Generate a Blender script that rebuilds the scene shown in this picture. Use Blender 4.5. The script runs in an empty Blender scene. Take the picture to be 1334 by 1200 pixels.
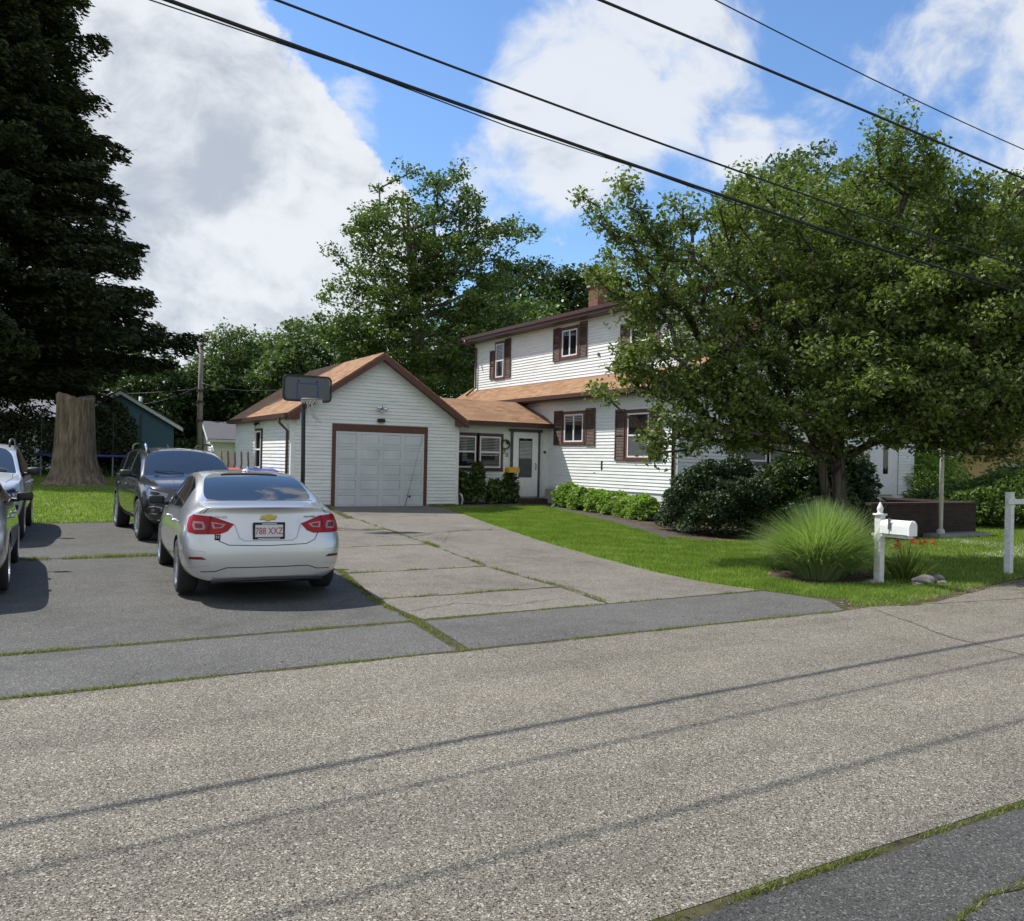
import bpy, bmesh, math, random
import numpy as np
from mathutils import Vector, Matrix
from mathutils.bvhtree import BVHTree
from mathutils.geometry import tessellate_polygon
random.seed(7)
S = bpy.context.scene
COL = S.collection
PI = math.pi

# ------------------------------------------------------------------ node / material helpers
def newmat(name):
    m = bpy.data.materials.new(name); m.use_nodes = True
    nt = m.node_tree
    return m, nt, nt.nodes['Principled BSDF'], nt.nodes['Material Output']

def N(nt, t, **kw):
    n = nt.nodes.new(t)
    for k, v in kw.items():
        if k.startswith('i_'):
            n.inputs[k[2:].replace('_', ' ')].default_value = v
        else:
            setattr(n, k, v)
    return n

def L(nt, a, b): nt.links.new(a, b)

def ramp(nt, fac, stops):
    r = N(nt, 'ShaderNodeValToRGB')
    e = r.color_ramp.elements
    while len(e) < len(stops): e.new(0.5)
    for k, (p, c) in enumerate(stops):
        e[k].position = p; e[k].color = (*c, 1) if len(c) == 3 else c
    L(nt, fac, r.inputs['Fac'])
    return r.outputs['Color']

def mixc(nt, fac, a, b, mode='MIX'):
    m = N(nt, 'ShaderNodeMix', data_type='RGBA', blend_type=mode)
    if isinstance(fac, (int, float)): m.inputs[0].default_value = fac
    else: L(nt, fac, m.inputs[0])
    for k, v in ((6, a), (7, b)):
        if isinstance(v, tuple): m.inputs[k].default_value = (*v, 1) if len(v) == 3 else v
        else: L(nt, v, m.inputs[k])
    return m.outputs[2]

def math_(nt, op, a, b=0.0, clamp=False):
    m = N(nt, 'ShaderNodeMath', operation=op); m.use_clamp = clamp
    for k, v in ((0, a), (1, b)):
        if isinstance(v, (int, float)): m.inputs[k].default_value = v
        else: L(nt, v, m.inputs[k])
    return m.outputs[0]

def noise(nt, vec, scale, detail=4, rough=0.55):
    n = N(nt, 'ShaderNodeTexNoise'); n.inputs['Scale'].default_value = scale
    n.inputs['Detail'].default_value = detail; n.inputs['Roughness'].default_value = rough
    if vec is not None: L(nt, vec, n.inputs['Vector'])
    return n.outputs['Fac']

def obj_co(nt): return N(nt, 'ShaderNodeTexCoord').outputs['Object']

def bump(nt, bsdf, h, strength, dist=0.01):
    b = N(nt, 'ShaderNodeBump'); b.inputs['Strength'].default_value = strength
    b.inputs['Distance'].default_value = dist
    L(nt, h, b.inputs['Height']); L(nt, b.outputs['Normal'], bsdf.inputs['Normal'])

def simple(name, c, rough=0.6, metal=0.0, var=0.12, scale=6.0, bmp=0.0, coat=0.0, ior=1.5):
    m, nt, b, o = newmat(name)
    co = obj_co(nt)
    n = noise(nt, co, scale, 5)
    lo = tuple(x * (1 - var) for x in c); hi = tuple(min(1, x * (1 + var)) for x in c)
    L(nt, ramp(nt, n, [(0.3, lo), (0.7, hi)]), b.inputs['Base Color'])
    b.inputs['Roughness'].default_value = rough; b.inputs['Metallic'].default_value = metal
    b.inputs['Coat Weight'].default_value = coat; b.inputs['Coat Roughness'].default_value = 0.04
    b.inputs['IOR'].default_value = ior
    if bmp: bump(nt, b, noise(nt, co, scale * 8, 3), bmp, 0.01)
    return m

def m_aggregate(name, dark, mid, light, patch, scale=95, bmp=0.5, patchcol=None, light_amt=0.2, tracks=False):
    """worn asphalt: little stones of different tones in a binder, with large faint patches"""
    m, nt, b, o = newmat(name)
    co = obj_co(nt)
    v = N(nt, 'ShaderNodeTexVoronoi'); v.inputs['Scale'].default_value = scale
    L(nt, co, v.inputs['Vector'])
    sep = N(nt, 'ShaderNodeSeparateColor'); L(nt, v.outputs['Color'], sep.inputs[0])
    c = ramp(nt, sep.outputs[0], [(0.0, dark), (0.25, dark), (0.45, mid), (1 - light_amt, mid), (1.0, light)])
    v2 = N(nt, 'ShaderNodeTexVoronoi'); v2.inputs['Scale'].default_value = scale * 0.55
    L(nt, co, v2.inputs['Vector'])
    s2 = N(nt, 'ShaderNodeSeparateColor'); L(nt, v2.outputs['Color'], s2.inputs[0])
    c = mixc(nt, math_(nt, 'GREATER_THAN', s2.outputs[1], 0.93), c, tuple(x * 1.2 for x in light))
    c = mixc(nt, math_(nt, 'GREATER_THAN', s2.outputs[2], 0.86), c, tuple(x * 0.7 for x in dark))
    big = noise(nt, co, 0.55, 6, 0.6)
    big2 = noise(nt, co, 3.1, 5, 0.6)
    f = math_(nt, 'ADD', math_(nt, 'MULTIPLY', big, 0.6), math_(nt, 'MULTIPLY', big2, 0.4))
    tone = ramp(nt, f, [(0.34, (1 - patch,) * 3), (0.5, (1.0,) * 3), (0.66, (1 + patch * 0.6,) * 3)])
    c = mixc(nt, 1.0, c, tone, 'MULTIPLY')
    if patchcol:
        st = ramp(nt, noise(nt, co, 0.9, 8, 0.7), [(0.6, (0, 0, 0)), (0.72, (1, 1, 1))])
        sepst = N(nt, 'ShaderNodeRGBToBW'); L(nt, st, sepst.inputs[0])
        c = mixc(nt, math_(nt, 'MULTIPLY', sepst.outputs[0], 0.55), c, patchcol)
    if tracks:       # worn wheel paths and long faint smears along the street
        mp2 = N(nt, 'ShaderNodeMapping'); mp2.inputs['Scale'].default_value = (0.12, 1.5, 1); L(nt, co, mp2.inputs[0])
        tr_ = ramp(nt, noise(nt, mp2.outputs[0], 1.0, 6, 0.6), [(0.36, (0.83, 0.83, 0.84)), (0.5, (1, 1, 1)), (0.66, (1.12, 1.11, 1.08))])
        c = mixc(nt, 1.0, c, tr_, 'MULTIPLY')
    L(nt, c, b.inputs['Base Color'])
    b.inputs['Roughness'].default_value = 0.92
    b.inputs['Specular IOR Level'].default_value = 0.25
    bump(nt, b, v.outputs['Distance'], bmp, 0.006)
    return m

def m_leaf(name, cols, trans=0.3, rough=0.45, spec=0.4, patch=0.4, psc=1.3):
    m, nt, b, o = newmat(name)
    g = N(nt, 'ShaderNodeNewGeometry')
    co = obj_co(nt)
    cl = noise(nt, co, psc, 4)
    f = math_(nt, 'ADD', math_(nt, 'MULTIPLY', g.outputs['Random Per Island'], 1 - patch), math_(nt, 'MULTIPLY', cl, patch))
    n = len(cols)
    c = ramp(nt, f, [(0.15 + 0.7 * k / (n - 1), cols[k]) for k in range(n)])
    L(nt, c, b.inputs['Base Color'])
    b.inputs['Roughness'].default_value = rough
    b.inputs['Specular IOR Level'].default_value = spec
    t = N(nt, 'ShaderNodeBsdfTranslucent')
    L(nt, mixc(nt, 1.0, c, (1.5, 1.75, 0.6), 'MULTIPLY'), t.inputs['Color'])
    mx = N(nt, 'ShaderNodeMixShader'); mx.inputs[0].default_value = trans
    L(nt, b.outputs[0], mx.inputs[1]); L(nt, t.outputs[0], mx.inputs[2])
    L(nt, mx.outputs[0], o.inputs['Surface'])
    return m

def m_roof(name, along):
    """brown asphalt shingles in courses; 'along' is the object axis the eave runs along"""
    m, nt, b, o = newmat(name)
    co = obj_co(nt)
    s = N(nt, 'ShaderNodeSeparateXYZ'); L(nt, co, s.inputs[0])
    cb = N(nt, 'ShaderNodeCombineXYZ')
    L(nt, s.outputs[along], cb.inputs[0]); L(nt, math_(nt, 'MULTIPLY', s.outputs[2], 1.9), cb.inputs[1])
    br = N(nt, 'ShaderNodeTexBrick')
    br.inputs['Scale'].default_value = 1.0; br.inputs['Brick Width'].default_value = 0.3
    br.inputs['Row Height'].default_value = 0.14; br.inputs['Mortar Size'].default_value = 0.006
    br.inputs['Bias'].default_value = 0.0
    br.inputs['Color1'].default_value = (0.22, 0.120, 0.066, 1); br.inputs['Color2'].default_value = (0.36, 0.215, 0.125, 1)
    br.inputs['Mortar'].default_value = (0.12, 0.065, 0.04, 1)
    L(nt, cb.outputs[0], br.inputs['Vector'])
    c = mixc(nt, ramp_bw(nt, noise(nt, co, 1.1, 6, 0.65)), br.outputs['Color'], (0.31, 0.19, 0.11))
    c = mixc(nt, 1.0, c, ramp(nt, noise(nt, co, 60, 2), [(0.3, (0.8,) * 3), (0.7, (1.2,) * 3)]), 'MULTIPLY')
    L(nt, c, b.inputs['Base Color']); b.inputs['Roughness'].default_value = 0.95
    b.inputs['Specular IOR Level'].default_value = 0.2
    bump(nt, b, br.outputs['Fac'], -0.6, 0.01)
    return m

def ramp_bw(nt, f, lo=0.4, hi=0.65, mx=0.6):
    mr = N(nt, 'ShaderNodeMapRange'); L(nt, f, mr.inputs[0])
    mr.inputs[1].default_value = lo; mr.inputs[2].default_value = hi; mr.inputs[3].default_value = 0; mr.inputs[4].default_value = mx
    return mr.outputs[0]

def m_brick(name, c1, c2, mortar, w=0.2, h=0.067):
    m, nt, b, o = newmat(name)
    co = obj_co(nt)
    s = N(nt, 'ShaderNodeSeparateXYZ'); L(nt, co, s.inputs[0])
    cb = N(nt, 'ShaderNodeCombineXYZ')
    L(nt, math_(nt, 'ADD', s.outputs[0], s.outputs[1]), cb.inputs[0]); L(nt, s.outputs[2], cb.inputs[1])
    br = N(nt, 'ShaderNodeTexBrick')
    br.inputs['Scale'].default_value = 1.0; br.inputs['Brick Width'].default_value = w
    br.inputs['Row Height'].default_value = h; br.inputs['Mortar Size'].default_value = 0.008
    br.inputs['Color1'].default_value = (*c1, 1); br.inputs['Color2'].default_value = (*c2, 1); br.inputs['Mortar'].default_value = (*mortar, 1)
    L(nt, cb.outputs[0], br.inputs['Vector'])
    c = mixc(nt, 1.0, br.outputs['Color'], ramp(nt, noise(nt, co, 9, 4), [(0.3, (0.75,) * 3), (0.7, (1.2,) * 3)]), 'MULTIPLY')
    L(nt, c, b.inputs['Base Color']); b.inputs['Roughness'].default_value = 0.9
    bump(nt, b, br.outputs['Fac'], -0.5, 0.01)
    return m

def m_siding(name, c, dirt=(0.5, 0.52, 0.5)):
    m, nt, b, o = newmat(name)
    co = obj_co(nt)
    mp = N(nt, 'ShaderNodeMapping'); mp.inputs['Scale'].default_value = (1.2, 1.2, 7.0); L(nt, co, mp.inputs[0])
    n = noise(nt, mp.outputs[0], 1.2, 6, 0.65)
    col = mixc(nt, ramp_bw(nt, n, 0.42, 0.75, 0.55), c, dirt)
    L(nt, col, b.inputs['Base Color']); b.inputs['Roughness'].default_value = 0.5
    b.inputs['Specular IOR Level'].default_value = 0.35
    return m

def m_soil(name, cols, scale=5):
    m, nt, b, o = newmat(name)
    co = obj_co(nt)
    n = noise(nt, co, scale, 8, 0.7)
    k = len(cols)
    L(nt, ramp(nt, n, [(0.3 + 0.4 * i / (k - 1), cols[i]) for i in range(k)]), b.inputs['Base Color'])
    b.inputs['Roughness'].default_value = 1.0; b.inputs['Specular IOR Level'].default_value = 0.1
    bump(nt, b, noise(nt, co, scale * 12, 3), 0.6, 0.03)
    return m

def m_paint(name, c, metal=0.7, rough=0.32):
    m, nt, b, o = newmat(name)
    co = obj_co(nt)
    fl = noise(nt, co, 900, 1)
    L(nt, ramp(nt, fl, [(0.35, tuple(x * 0.86 for x in c)), (0.65, tuple(min(1, x * 1.12) for x in c))]), b.inputs['Base Color'])
    dust = noise(nt, co, 2.2, 6, 0.7)
    mr = N(nt, 'ShaderNodeMapRange'); L(nt, dust, mr.inputs[0]); mr.inputs[3].default_value = rough * 0.8; mr.inputs[4].default_value = rough * 1.3
    L(nt, mr.outputs[0], b.inputs['Roughness'])
    b.inputs['Metallic'].default_value = metal
    b.inputs['Coat Weight'].default_value = 1.0; b.inputs['Coat Roughness'].default_value = 0.03
    return m

def m_glass(name, c=(0.012, 0.016, 0.018), ior=1.75, rough=0.02):
    m, nt, b, o = newmat(name)
    b.inputs['Base Color'].default_value = (*c, 1); b.inputs['Roughness'].default_value = rough
    b.inputs['IOR'].default_value = ior
    co = obj_co(nt)
    bump(nt, b, noise(nt, co, 1.5, 2), 0.05, 0.02)
    return m

def m_bark(name, c1, c2, scale=5, plates=1.0):
    m, nt, b, o = newmat(name)
    co = obj_co(nt)
    mp = N(nt, 'ShaderNodeMapping'); mp.inputs['Scale'].default_value = (1, 1, 0.16); L(nt, co, mp.inputs[0])
    n = noise(nt, mp.outputs[0], scale, 8, 0.7)
    v = N(nt, 'ShaderNodeTexVoronoi', feature='DISTANCE_TO_EDGE'); v.inputs['Scale'].default_value = scale * 1.4
    L(nt, mp.outputs[0], v.inputs['Vector'])
    c = ramp(nt, n, [(0.32, c1), (0.68, c2)])
    c = mixc(nt, math_(nt, 'ADD', math_(nt, 'MULTIPLY', ramp_bw(nt, v.outputs['Distance'], 0.0, 0.12, 1.0), plates), 1 - plates), tuple(x * 0.55 for x in c1), c)
    L(nt, c, b.inputs['Base Color']); b.inputs['Roughness'].default_value = 0.95
    b.inputs['Specular IOR Level'].default_value = 0.15
    bump(nt, b, math_(nt, 'ADD', n, v.outputs['Distance']), 0.9, 0.05)
    return m

M = {}
M['road'] = m_aggregate('road_asphalt', (0.070, 0.062, 0.049), (0.212, 0.191, 0.152), (0.35, 0.32, 0.26), 0.19, 225, 0.5, (0.105, 0.097, 0.083), 0.26, True)
M['lot'] = m_aggregate('parking_asphalt', (0.066, 0.065, 0.059), (0.103, 0.101, 0.092), (0.165, 0.162, 0.147), 0.30, 210, 0.35, (0.066, 0.065, 0.060), 0.14)
M['walk'] = m_aggregate('sidewalk_asphalt', (0.074, 0.073, 0.067), (0.114, 0.112, 0.103), (0.18, 0.176, 0.16), 0.24, 210, 0.35, (0.080, 0.078, 0.073), 0.16)
M['drive'] = m_aggregate('driveway_asphalt', (0.100, 0.091, 0.076), (0.190, 0.172, 0.142), (0.28, 0.257, 0.216), 0.30, 210, 0.35, (0.110, 0.100, 0.086), 0.18)
M['near_walk'] = m_aggregate('near_walk_asphalt', (0.042, 0.041, 0.038), (0.082, 0.080, 0.074), (0.135, 0.132, 0.122), 0.2, 230, 0.45, None, 0.14)
M['soil'] = m_soil('soil', [(0.035, 0.026, 0.018), (0.09, 0.068, 0.048), (0.16, 0.125, 0.09)])
M['joint'] = m_soil('joint_soil', [(0.03, 0.027, 0.02), (0.08, 0.075, 0.04), (0.12, 0.11, 0.06)], 14)
M['turf'] = m_soil('turf', [(0.05, 0.075, 0.018), (0.09, 0.13, 0.03), (0.15, 0.17, 0.055), (0.24, 0.20, 0.11)], 1.8)
M['blade'] = m_leaf('grass_blade', [(0.060, 0.110, 0.020), (0.130, 0.205, 0.034), (0.22, 0.30, 0.060), (0.42, 0.41, 0.16)], 0.35, 0.5, 0.3, 0.62, 1.7)
M['dryblade'] = m_leaf('joint_grass_blade', [(0.085, 0.115, 0.030), (0.17, 0.20, 0.06), (0.30, 0.28, 0.13)], 0.3, 0.6, 0.2)
M['siding'] = m_siding('white_siding', (0.80, 0.815, 0.80), (0.56, 0.56, 0.52))
M['white'] = simple('white_trim', (0.78, 0.78, 0.76), 0.5, var=0.05)
M['oldwhite'] = simple('weathered_white_paint', (0.66, 0.66, 0.63), 0.65, var=0.18, scale=14, bmp=0.2)
M['plastic_white'] = simple('white_plastic', (0.80, 0.80, 0.79), 0.35, var=0.05)
M['brown'] = simple('brown_trim', (0.115, 0.048, 0.038), 0.45, var=0.15)
M['fascia'] = simple('dark_brown_gutter', (0.075, 0.038, 0.033), 0.4, var=0.15)
M['shutter'] = simple('worn_brown_shutter', (0.10, 0.058, 0.042), 0.6, var=0.5, scale=5)
M['roof_y'] = m_roof('brown_shingles_side', 1); M['roof_x'] = m_roof('brown_shingles_front', 0)
M['gray_roof'] = simple('gray_shingles', (0.20, 0.20, 0.215), 0.9, var=0.25, scale=8)
M['dark_roof'] = simple('slate_gray_shingles', (0.10, 0.10, 0.115), 0.9, var=0.2, scale=8)
M['winglass'] = m_glass('window_glass', (0.014, 0.017, 0.019), 1.5, 0.015)
M['carglass'] = m_glass('car_glass', (0.010, 0.014, 0.017), 2.0, 0.02)
M['blind'] = simple('window_blind', (0.42, 0.43, 0.42), 0.8, var=0.1)
M['screen'] = simple('insect_screen', (0.075, 0.08, 0.085), 0.7, var=0.15)
M['doorwhite'] = simple('garage_door_white', (0.60, 0.62, 0.63), 0.45, var=0.08, scale=2)
M['path'] = m_aggregate('path_asphalt', (0.050, 0.046, 0.040), (0.085, 0.078, 0.068), (0.13, 0.12, 0.11), 0.2, 120, 0.4, None, 0.15)
M['concrete'] = simple('foundation_concrete', (0.30, 0.29, 0.27), 0.9, var=0.2, scale=5, bmp=0.3)
M['brick'] = m_brick('red_brick', (0.12, 0.048, 0.036), (0.18, 0.068, 0.048), (0.15, 0.125, 0.11))
M['darkbrick'] = m_brick('shade_darkened_brick', (0.035, 0.018, 0.016), (0.065, 0.030, 0.025), (0.045, 0.04, 0.037), 0.21, 0.075)  # dark brick, tone lowered further to include the tree's shade over the porch
M['tar'] = simple('black_metal', (0.014, 0.014, 0.015), 0.4, var=0.1)
M['blackplastic'] = simple('black_plastic', (0.018, 0.018, 0.019), 0.5, var=0.15)
M['rubber'] = simple('tyre_rubber', (0.022, 0.022, 0.022), 0.85, var=0.2, scale=20)
M['void'] = simple('wheel_well', (0.006, 0.006, 0.006), 0.95, var=0.1)
M['rim'] = simple('alloy', (0.55, 0.56, 0.58), 0.28, 0.9, var=0.06)
M['chrome'] = simple('chrome', (0.75, 0.76, 0.78), 0.10, 1.0, var=0.03)
M['silver'] = m_paint('silver_paint', (0.70, 0.72, 0.74), 0.45, 0.36)
M['silver_b'] = m_paint('bright_silver_paint', (0.56, 0.57, 0.58), 0.72, 0.30)
M['silver_c'] = m_paint('warm_silver_paint', (0.42, 0.43, 0.43), 0.7, 0.30)
M['graphite'] = m_paint('graphite_paint', (0.042, 0.041, 0.046), 0.6, 0.24)
M['redlens'] = simple('red_lens', (0.30, 0.004, 0.006), 0.3, var=0.25, coat=0.08, ior=1.35)
M['darkred'] = simple('dark_red_reflector', (0.16, 0.008, 0.010), 0.2, var=0.1)
M['clearlens'] = simple('clear_lens', (0.32, 0.21, 0.22), 0.12, 0.3, var=0.1)
M['headlens'] = simple('headlamp_lens', (0.20, 0.21, 0.22), 0.05, 0.5, var=0.2, coat=1.0)
M['gap'] = simple('panel_gap', (0.012, 0.012, 0.013), 0.8, var=0.05)
M['platewhite'] = simple('plate_white', (0.62, 0.64, 0.66), 0.4, var=0.03)
M['platered'] = simple('plate_red', (0.42, 0.03, 0.03), 0.5, var=0.03)
M['gold'] = simple('gold_emblem', (0.62, 0.44, 0.10), 0.3, 0.5, var=0.1)
M['wood'] = simple('weathered_wood_pole', (0.27, 0.245, 0.21), 0.9, var=0.25, scale=9)
M['redwood'] = simple('stained_wood', (0.22, 0.075, 0.030), 0.6, var=0.3, scale=9)
M['orange'] = simple('red_orange_plastic', (0.50, 0.075, 0.035), 0.45, var=0.12)
M['blue'] = simple('blue_plastic', (0.02, 0.04, 0.26), 0.4, var=0.12)
M['yellow'] = simple('yellow_plastic', (0.62, 0.36, 0.02), 0.4, var=0.12)
M['board'] = simple('smoked_backboard', (0.085, 0.095, 0.11), 0.25, var=0.1, scale=5)
M['boardblue'] = simple('backboard_blue', (0.02, 0.06, 0.26), 0.4, var=0.05)
M['net'] = simple('net_cord', (0.55, 0.55, 0.52), 0.9, var=0.1)
M['rimred'] = simple('rusty_hoop', (0.30, 0.27, 0.25), 0.5, var=0.2)
M['teal'] = m_siding('teal_siding', (0.045, 0.135, 0.175), (0.05, 0.12, 0.15))
M['tan'] = m_siding('tan_siding', (0.74, 0.50, 0.27), (0.6, 0.42, 0.24))
M['stone'] = simple('rock', (0.22, 0.20, 0.18), 0.9, var=0.4, scale=7, bmp=0.5)
M['bark'] = m_bark('bark', (0.055, 0.045, 0.036), (0.16, 0.14, 0.115), 6)
M['stumpbark'] = m_bark('stump_bark', (0.065, 0.050, 0.038), (0.30, 0.23, 0.16), 9.0, 0.25)
M['palebark'] = m_bark('pale_bark', (0.12, 0.11, 0.095), (0.27, 0.255, 0.225), 6)
M['lv_maple'] = m_leaf('leaf_maple', [(0.058, 0.082, 0.022), (0.100, 0.138, 0.034), (0.150, 0.190, 0.048), (0.225, 0.255, 0.110)], 0.30, 0.55, 0.3)
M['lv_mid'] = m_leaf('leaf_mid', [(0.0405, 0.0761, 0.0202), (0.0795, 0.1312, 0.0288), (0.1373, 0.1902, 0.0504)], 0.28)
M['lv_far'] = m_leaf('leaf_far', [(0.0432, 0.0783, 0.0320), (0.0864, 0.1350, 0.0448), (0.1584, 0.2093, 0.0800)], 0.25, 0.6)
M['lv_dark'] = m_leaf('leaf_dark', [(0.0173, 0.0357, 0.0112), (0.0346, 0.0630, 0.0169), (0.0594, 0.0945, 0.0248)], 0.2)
M['lv_spruce'] = m_leaf('needle', [(0.026, 0.034, 0.018), (0.045, 0.058, 0.026), (0.085, 0.098, 0.046)], 0.15, 0.7, 0.15)
M['lv_shrub'] = m_leaf('leaf_shrub', [(0.0234, 0.0442, 0.0182), (0.0390, 0.0676, 0.0260), (0.0650, 0.0975, 0.0390)], 0.1, 0.45, 0.35)
M['lv_bright'] = m_leaf('leaf_bright', [(0.1125, 0.1875, 0.0375), (0.1875, 0.2875, 0.0625), (0.2750, 0.3750, 0.1000)], 0.35)
M['lv_pampas'] = m_leaf('leaf_pampas', [(0.16, 0.23, 0.08), (0.26, 0.35, 0.14), (0.44, 0.52, 0.29)], 0.3, 0.4, 0.5)
M['lily'] = m_leaf('orange_petal', [(0.55, 0.09, 0.02), (0.70, 0.16, 0.03)], 0.3)
M['wire'] = simple('wire_black', (0.012, 0.012, 0.013), 0.6, var=0.1)
M['graywire'] = simple('wire_gray', (0.17, 0.17, 0.17), 0.5, var=0.1)
M['trampblue'] = simple('trampoline_pad', (0.03, 0.05, 0.20), 0.6, var=0.1)

# ------------------------------------------------------------------ object helpers
OFF = {}
def tag(o, label, cat, group=None, kind=None):
    o['label'] = label; o['category'] = cat
    if group: o['group'] = group
    if kind: o['kind'] = kind
    return o

def empty(name, loc, label, cat, group=None, rz=0.0):
    o = bpy.data.objects.new(name, None); COL.objects.link(o)
    o.location = loc; o.rotation_euler = (0, 0, rz); o.empty_display_size = 0.2
    OFF[o] = Vector(loc)
    return tag(o, label, cat, group)

class MB:
    def __init__(s): s.v = []; s.f = []
    def add(s, vs, fs):
        b = len(s.v); s.v += [tuple(p) for p in vs]; s.f += [tuple(b + i for i in f) for f in fs]; return s
    def box(s, x0, x1, y0, y1, z0, z1):
        if x0 > x1: x0, x1 = x1, x0
        if y0 > y1: y0, y1 = y1, y0
        if z0 > z1: z0, z1 = z1, z0
        return s.add([(x0, y0, z0), (x1, y0, z0), (x1, y1, z0), (x0, y1, z0), (x0, y0, z1), (x1, y0, z1), (x1, y1, z1), (x0, y1, z1)],
                     [(0, 3, 2, 1), (4, 5, 6, 7), (0, 1, 5, 4), (1, 2, 6, 5), (2, 3, 7, 6), (3, 0, 4, 7)])
    def quad(s, a, b, c, d): return s.add([a, b, c, d], [(0, 1, 2, 3)])
    def poly(s, pts): return s.add(pts, [tuple(range(len(pts)))])
    def prism(s, pts, d):
        """polygon (3d points) extruded by vector d"""
        n = len(pts); d = Vector(d)
        vs = [Vector(p) for p in pts] + [Vector(p) + d for p in pts]
        return s.add(vs, [tuple(range(n)), tuple(range(2 * n - 1, n - 1, -1))] + [(i, i + n, (i + 1) % n + n, (i + 1) % n) for i in range(n)])
    def tube(s, pts, r, n=8, cap=True):
        pts = [Vector(p) for p in pts]
        rs = r if isinstance(r, (list, tuple)) else [r] * len(pts)
        base = len(s.v); ref = None
        for i, p in enumerate(pts):
            t = (pts[min(i + 1, len(pts) - 1)] - pts[max(i - 1, 0)])
            if t.length < 1e-9: t = Vector((0, 0, 1))
            t.normalize()
            if ref is None:
                ref = t.orthogonal().normalized()
            else:
                ref = (ref - t * ref.dot(t))
                ref = ref.normalized() if ref.length > 1e-6 else t.orthogonal().normalized()
            b = t.cross(ref)
            for k in range(n):
                a = 2 * PI * k / n
                s.v.append(tuple(p + (ref * math.cos(a) + b * math.sin(a)) * rs[i]))
        for i in range(len(pts) - 1):
            for k in range(n):
                a = base + i * n + k; c = base + i * n + (k + 1) % n
                s.f.append((a, c, c + n, a + n))
        if cap:
            s.f.append(tuple(base + k for k in range(n))[::-1])
            s.f.append(tuple(base + (len(pts) - 1) * n + k for k in range(n)))
        return s
    def lathe(s, prof, c, axis=(0, 0, 1), n=24):
        """prof: (radius, height along axis)"""
        ax = Vector(axis).normalized(); r1 = ax.orthogonal().normalized(); r2 = ax.cross(r1); c = Vector(c); base = len(s.v)
        for (r, h) in prof:
            for k in range(n):
                a = 2 * PI * k / n
                s.v.append(tuple(c + ax * h + (r1 * math.cos(a) + r2 * math.sin(a)) * r))
        for i in range(len(prof) - 1):
            for k in range(n):
                a = base + i * n + k; b = base + i * n + (k + 1) % n
                s.f.append((a, b, b + n, a + n))
        return s
    def build(s, name, mat, parent=None, smooth=False, bevel=0):
        me = bpy.data.meshes.new(name)
        off = Vector((0, 0, 0))
        if parent is not None:
            off = OFF.get(parent, off)
        me.from_pydata([(p[0] - off.x, p[1] - off.y, p[2] - off.z) for p in s.v], [], s.f)
        me.update()
        bm = bmesh.new(); bm.from_mesh(me)
        bmesh.ops.recalc_face_normals(bm, faces=bm.faces)
        bm.to_mesh(me); bm.free()
        me.materials.append(M[mat] if isinstance(mat, str) else mat)
        if smooth:
            for p in me.polygons: p.use_smooth = True
        o = bpy.data.objects.new(name, me); COL.objects.link(o)
        if parent is not None:
            o.parent = parent; OFF[o] = off
        else:
            OFF[o] = Vector((0, 0, 0))
        if bevel:
            md = o.modifiers.new('bevel', 'BEVEL'); md.width = bevel; md.segments = 2; md.limit_method = 'ANGLE'
        return o

def explode(o):
    """one object per separate piece of the mesh"""
    me = o.data; n = len(me.vertices); pa = list(range(n))
    def fd(a):
        while pa[a] != a: pa[a] = pa[pa[a]]; a = pa[a]
        return a
    for e in me.edges:
        a, b = fd(e.vertices[0]), fd(e.vertices[1])
        if a != b: pa[a] = b
    grp = {}
    for p in me.polygons: grp.setdefault(fd(p.vertices[0]), []).append(p)
    if len(grp) < 2: return [o]
    out = []; sm = me.polygons[0].use_smooth
    for k, ps in enumerate(grp.values()):
        vm = {}; vs = []; fs = []
        for p in ps:
            f = []
            for v in p.vertices:
                if v not in vm: vm[v] = len(vs); vs.append(tuple(me.vertices[v].co))
                f.append(vm[v])
            fs.append(f)
        m2 = bpy.data.meshes.new(o.name.split('.')[0]); m2.from_pydata(vs, [], fs); m2.update(); m2.materials.append(me.materials[0])
        for p in m2.polygons: p.use_smooth = sm
        if k == 0: o.data = m2; out.append(o)
        else:
            q = bpy.data.objects.new(o.name.split('.')[0], m2); COL.objects.link(q); q.parent = o.parent; OFF[q] = OFF.get(o, Vector((0, 0, 0))); out.append(q)
    return out

def rebase(o, loc):
    """move a top-level mesh's origin to loc without moving the shape"""
    l = Vector(loc); o.data.transform(Matrix.Translation(-l)); o.location = l; OFF[o] = l
    return o

def np_mesh(name, verts, nper, mat, parent=None):
    """verts (n*nper,3) -> n separate faces of nper vertices"""
    me = bpy.data.meshes.new(name)
    off = OFF.get(parent, Vector((0, 0, 0))) if parent is not None else Vector((0, 0, 0))
    verts = verts - np.array(off)
    nv = len(verts); nf = nv // nper
    me.vertices.add(nv); me.vertices.foreach_set('co', verts.astype(np.float32).ravel())
    me.loops.add(nv); me.loops.foreach_set('vertex_index', np.arange(nv, dtype=np.int32))
    me.polygons.add(nf); me.polygons.foreach_set('loop_start', np.arange(0, nv, nper, dtype=np.int32))
    try: me.polygons.foreach_set('loop_total', np.full(nf, nper, dtype=np.int32))
    except Exception: pass
    me.update(calc_edges=True)
    me.materials.append(M[mat] if isinstance(mat, str) else mat)
    o = bpy.data.objects.new(name, me); COL.objects.link(o)
    if parent is not None: o.parent = parent; OFF[o] = off
    else: OFF[o] = off
    return o

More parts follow.
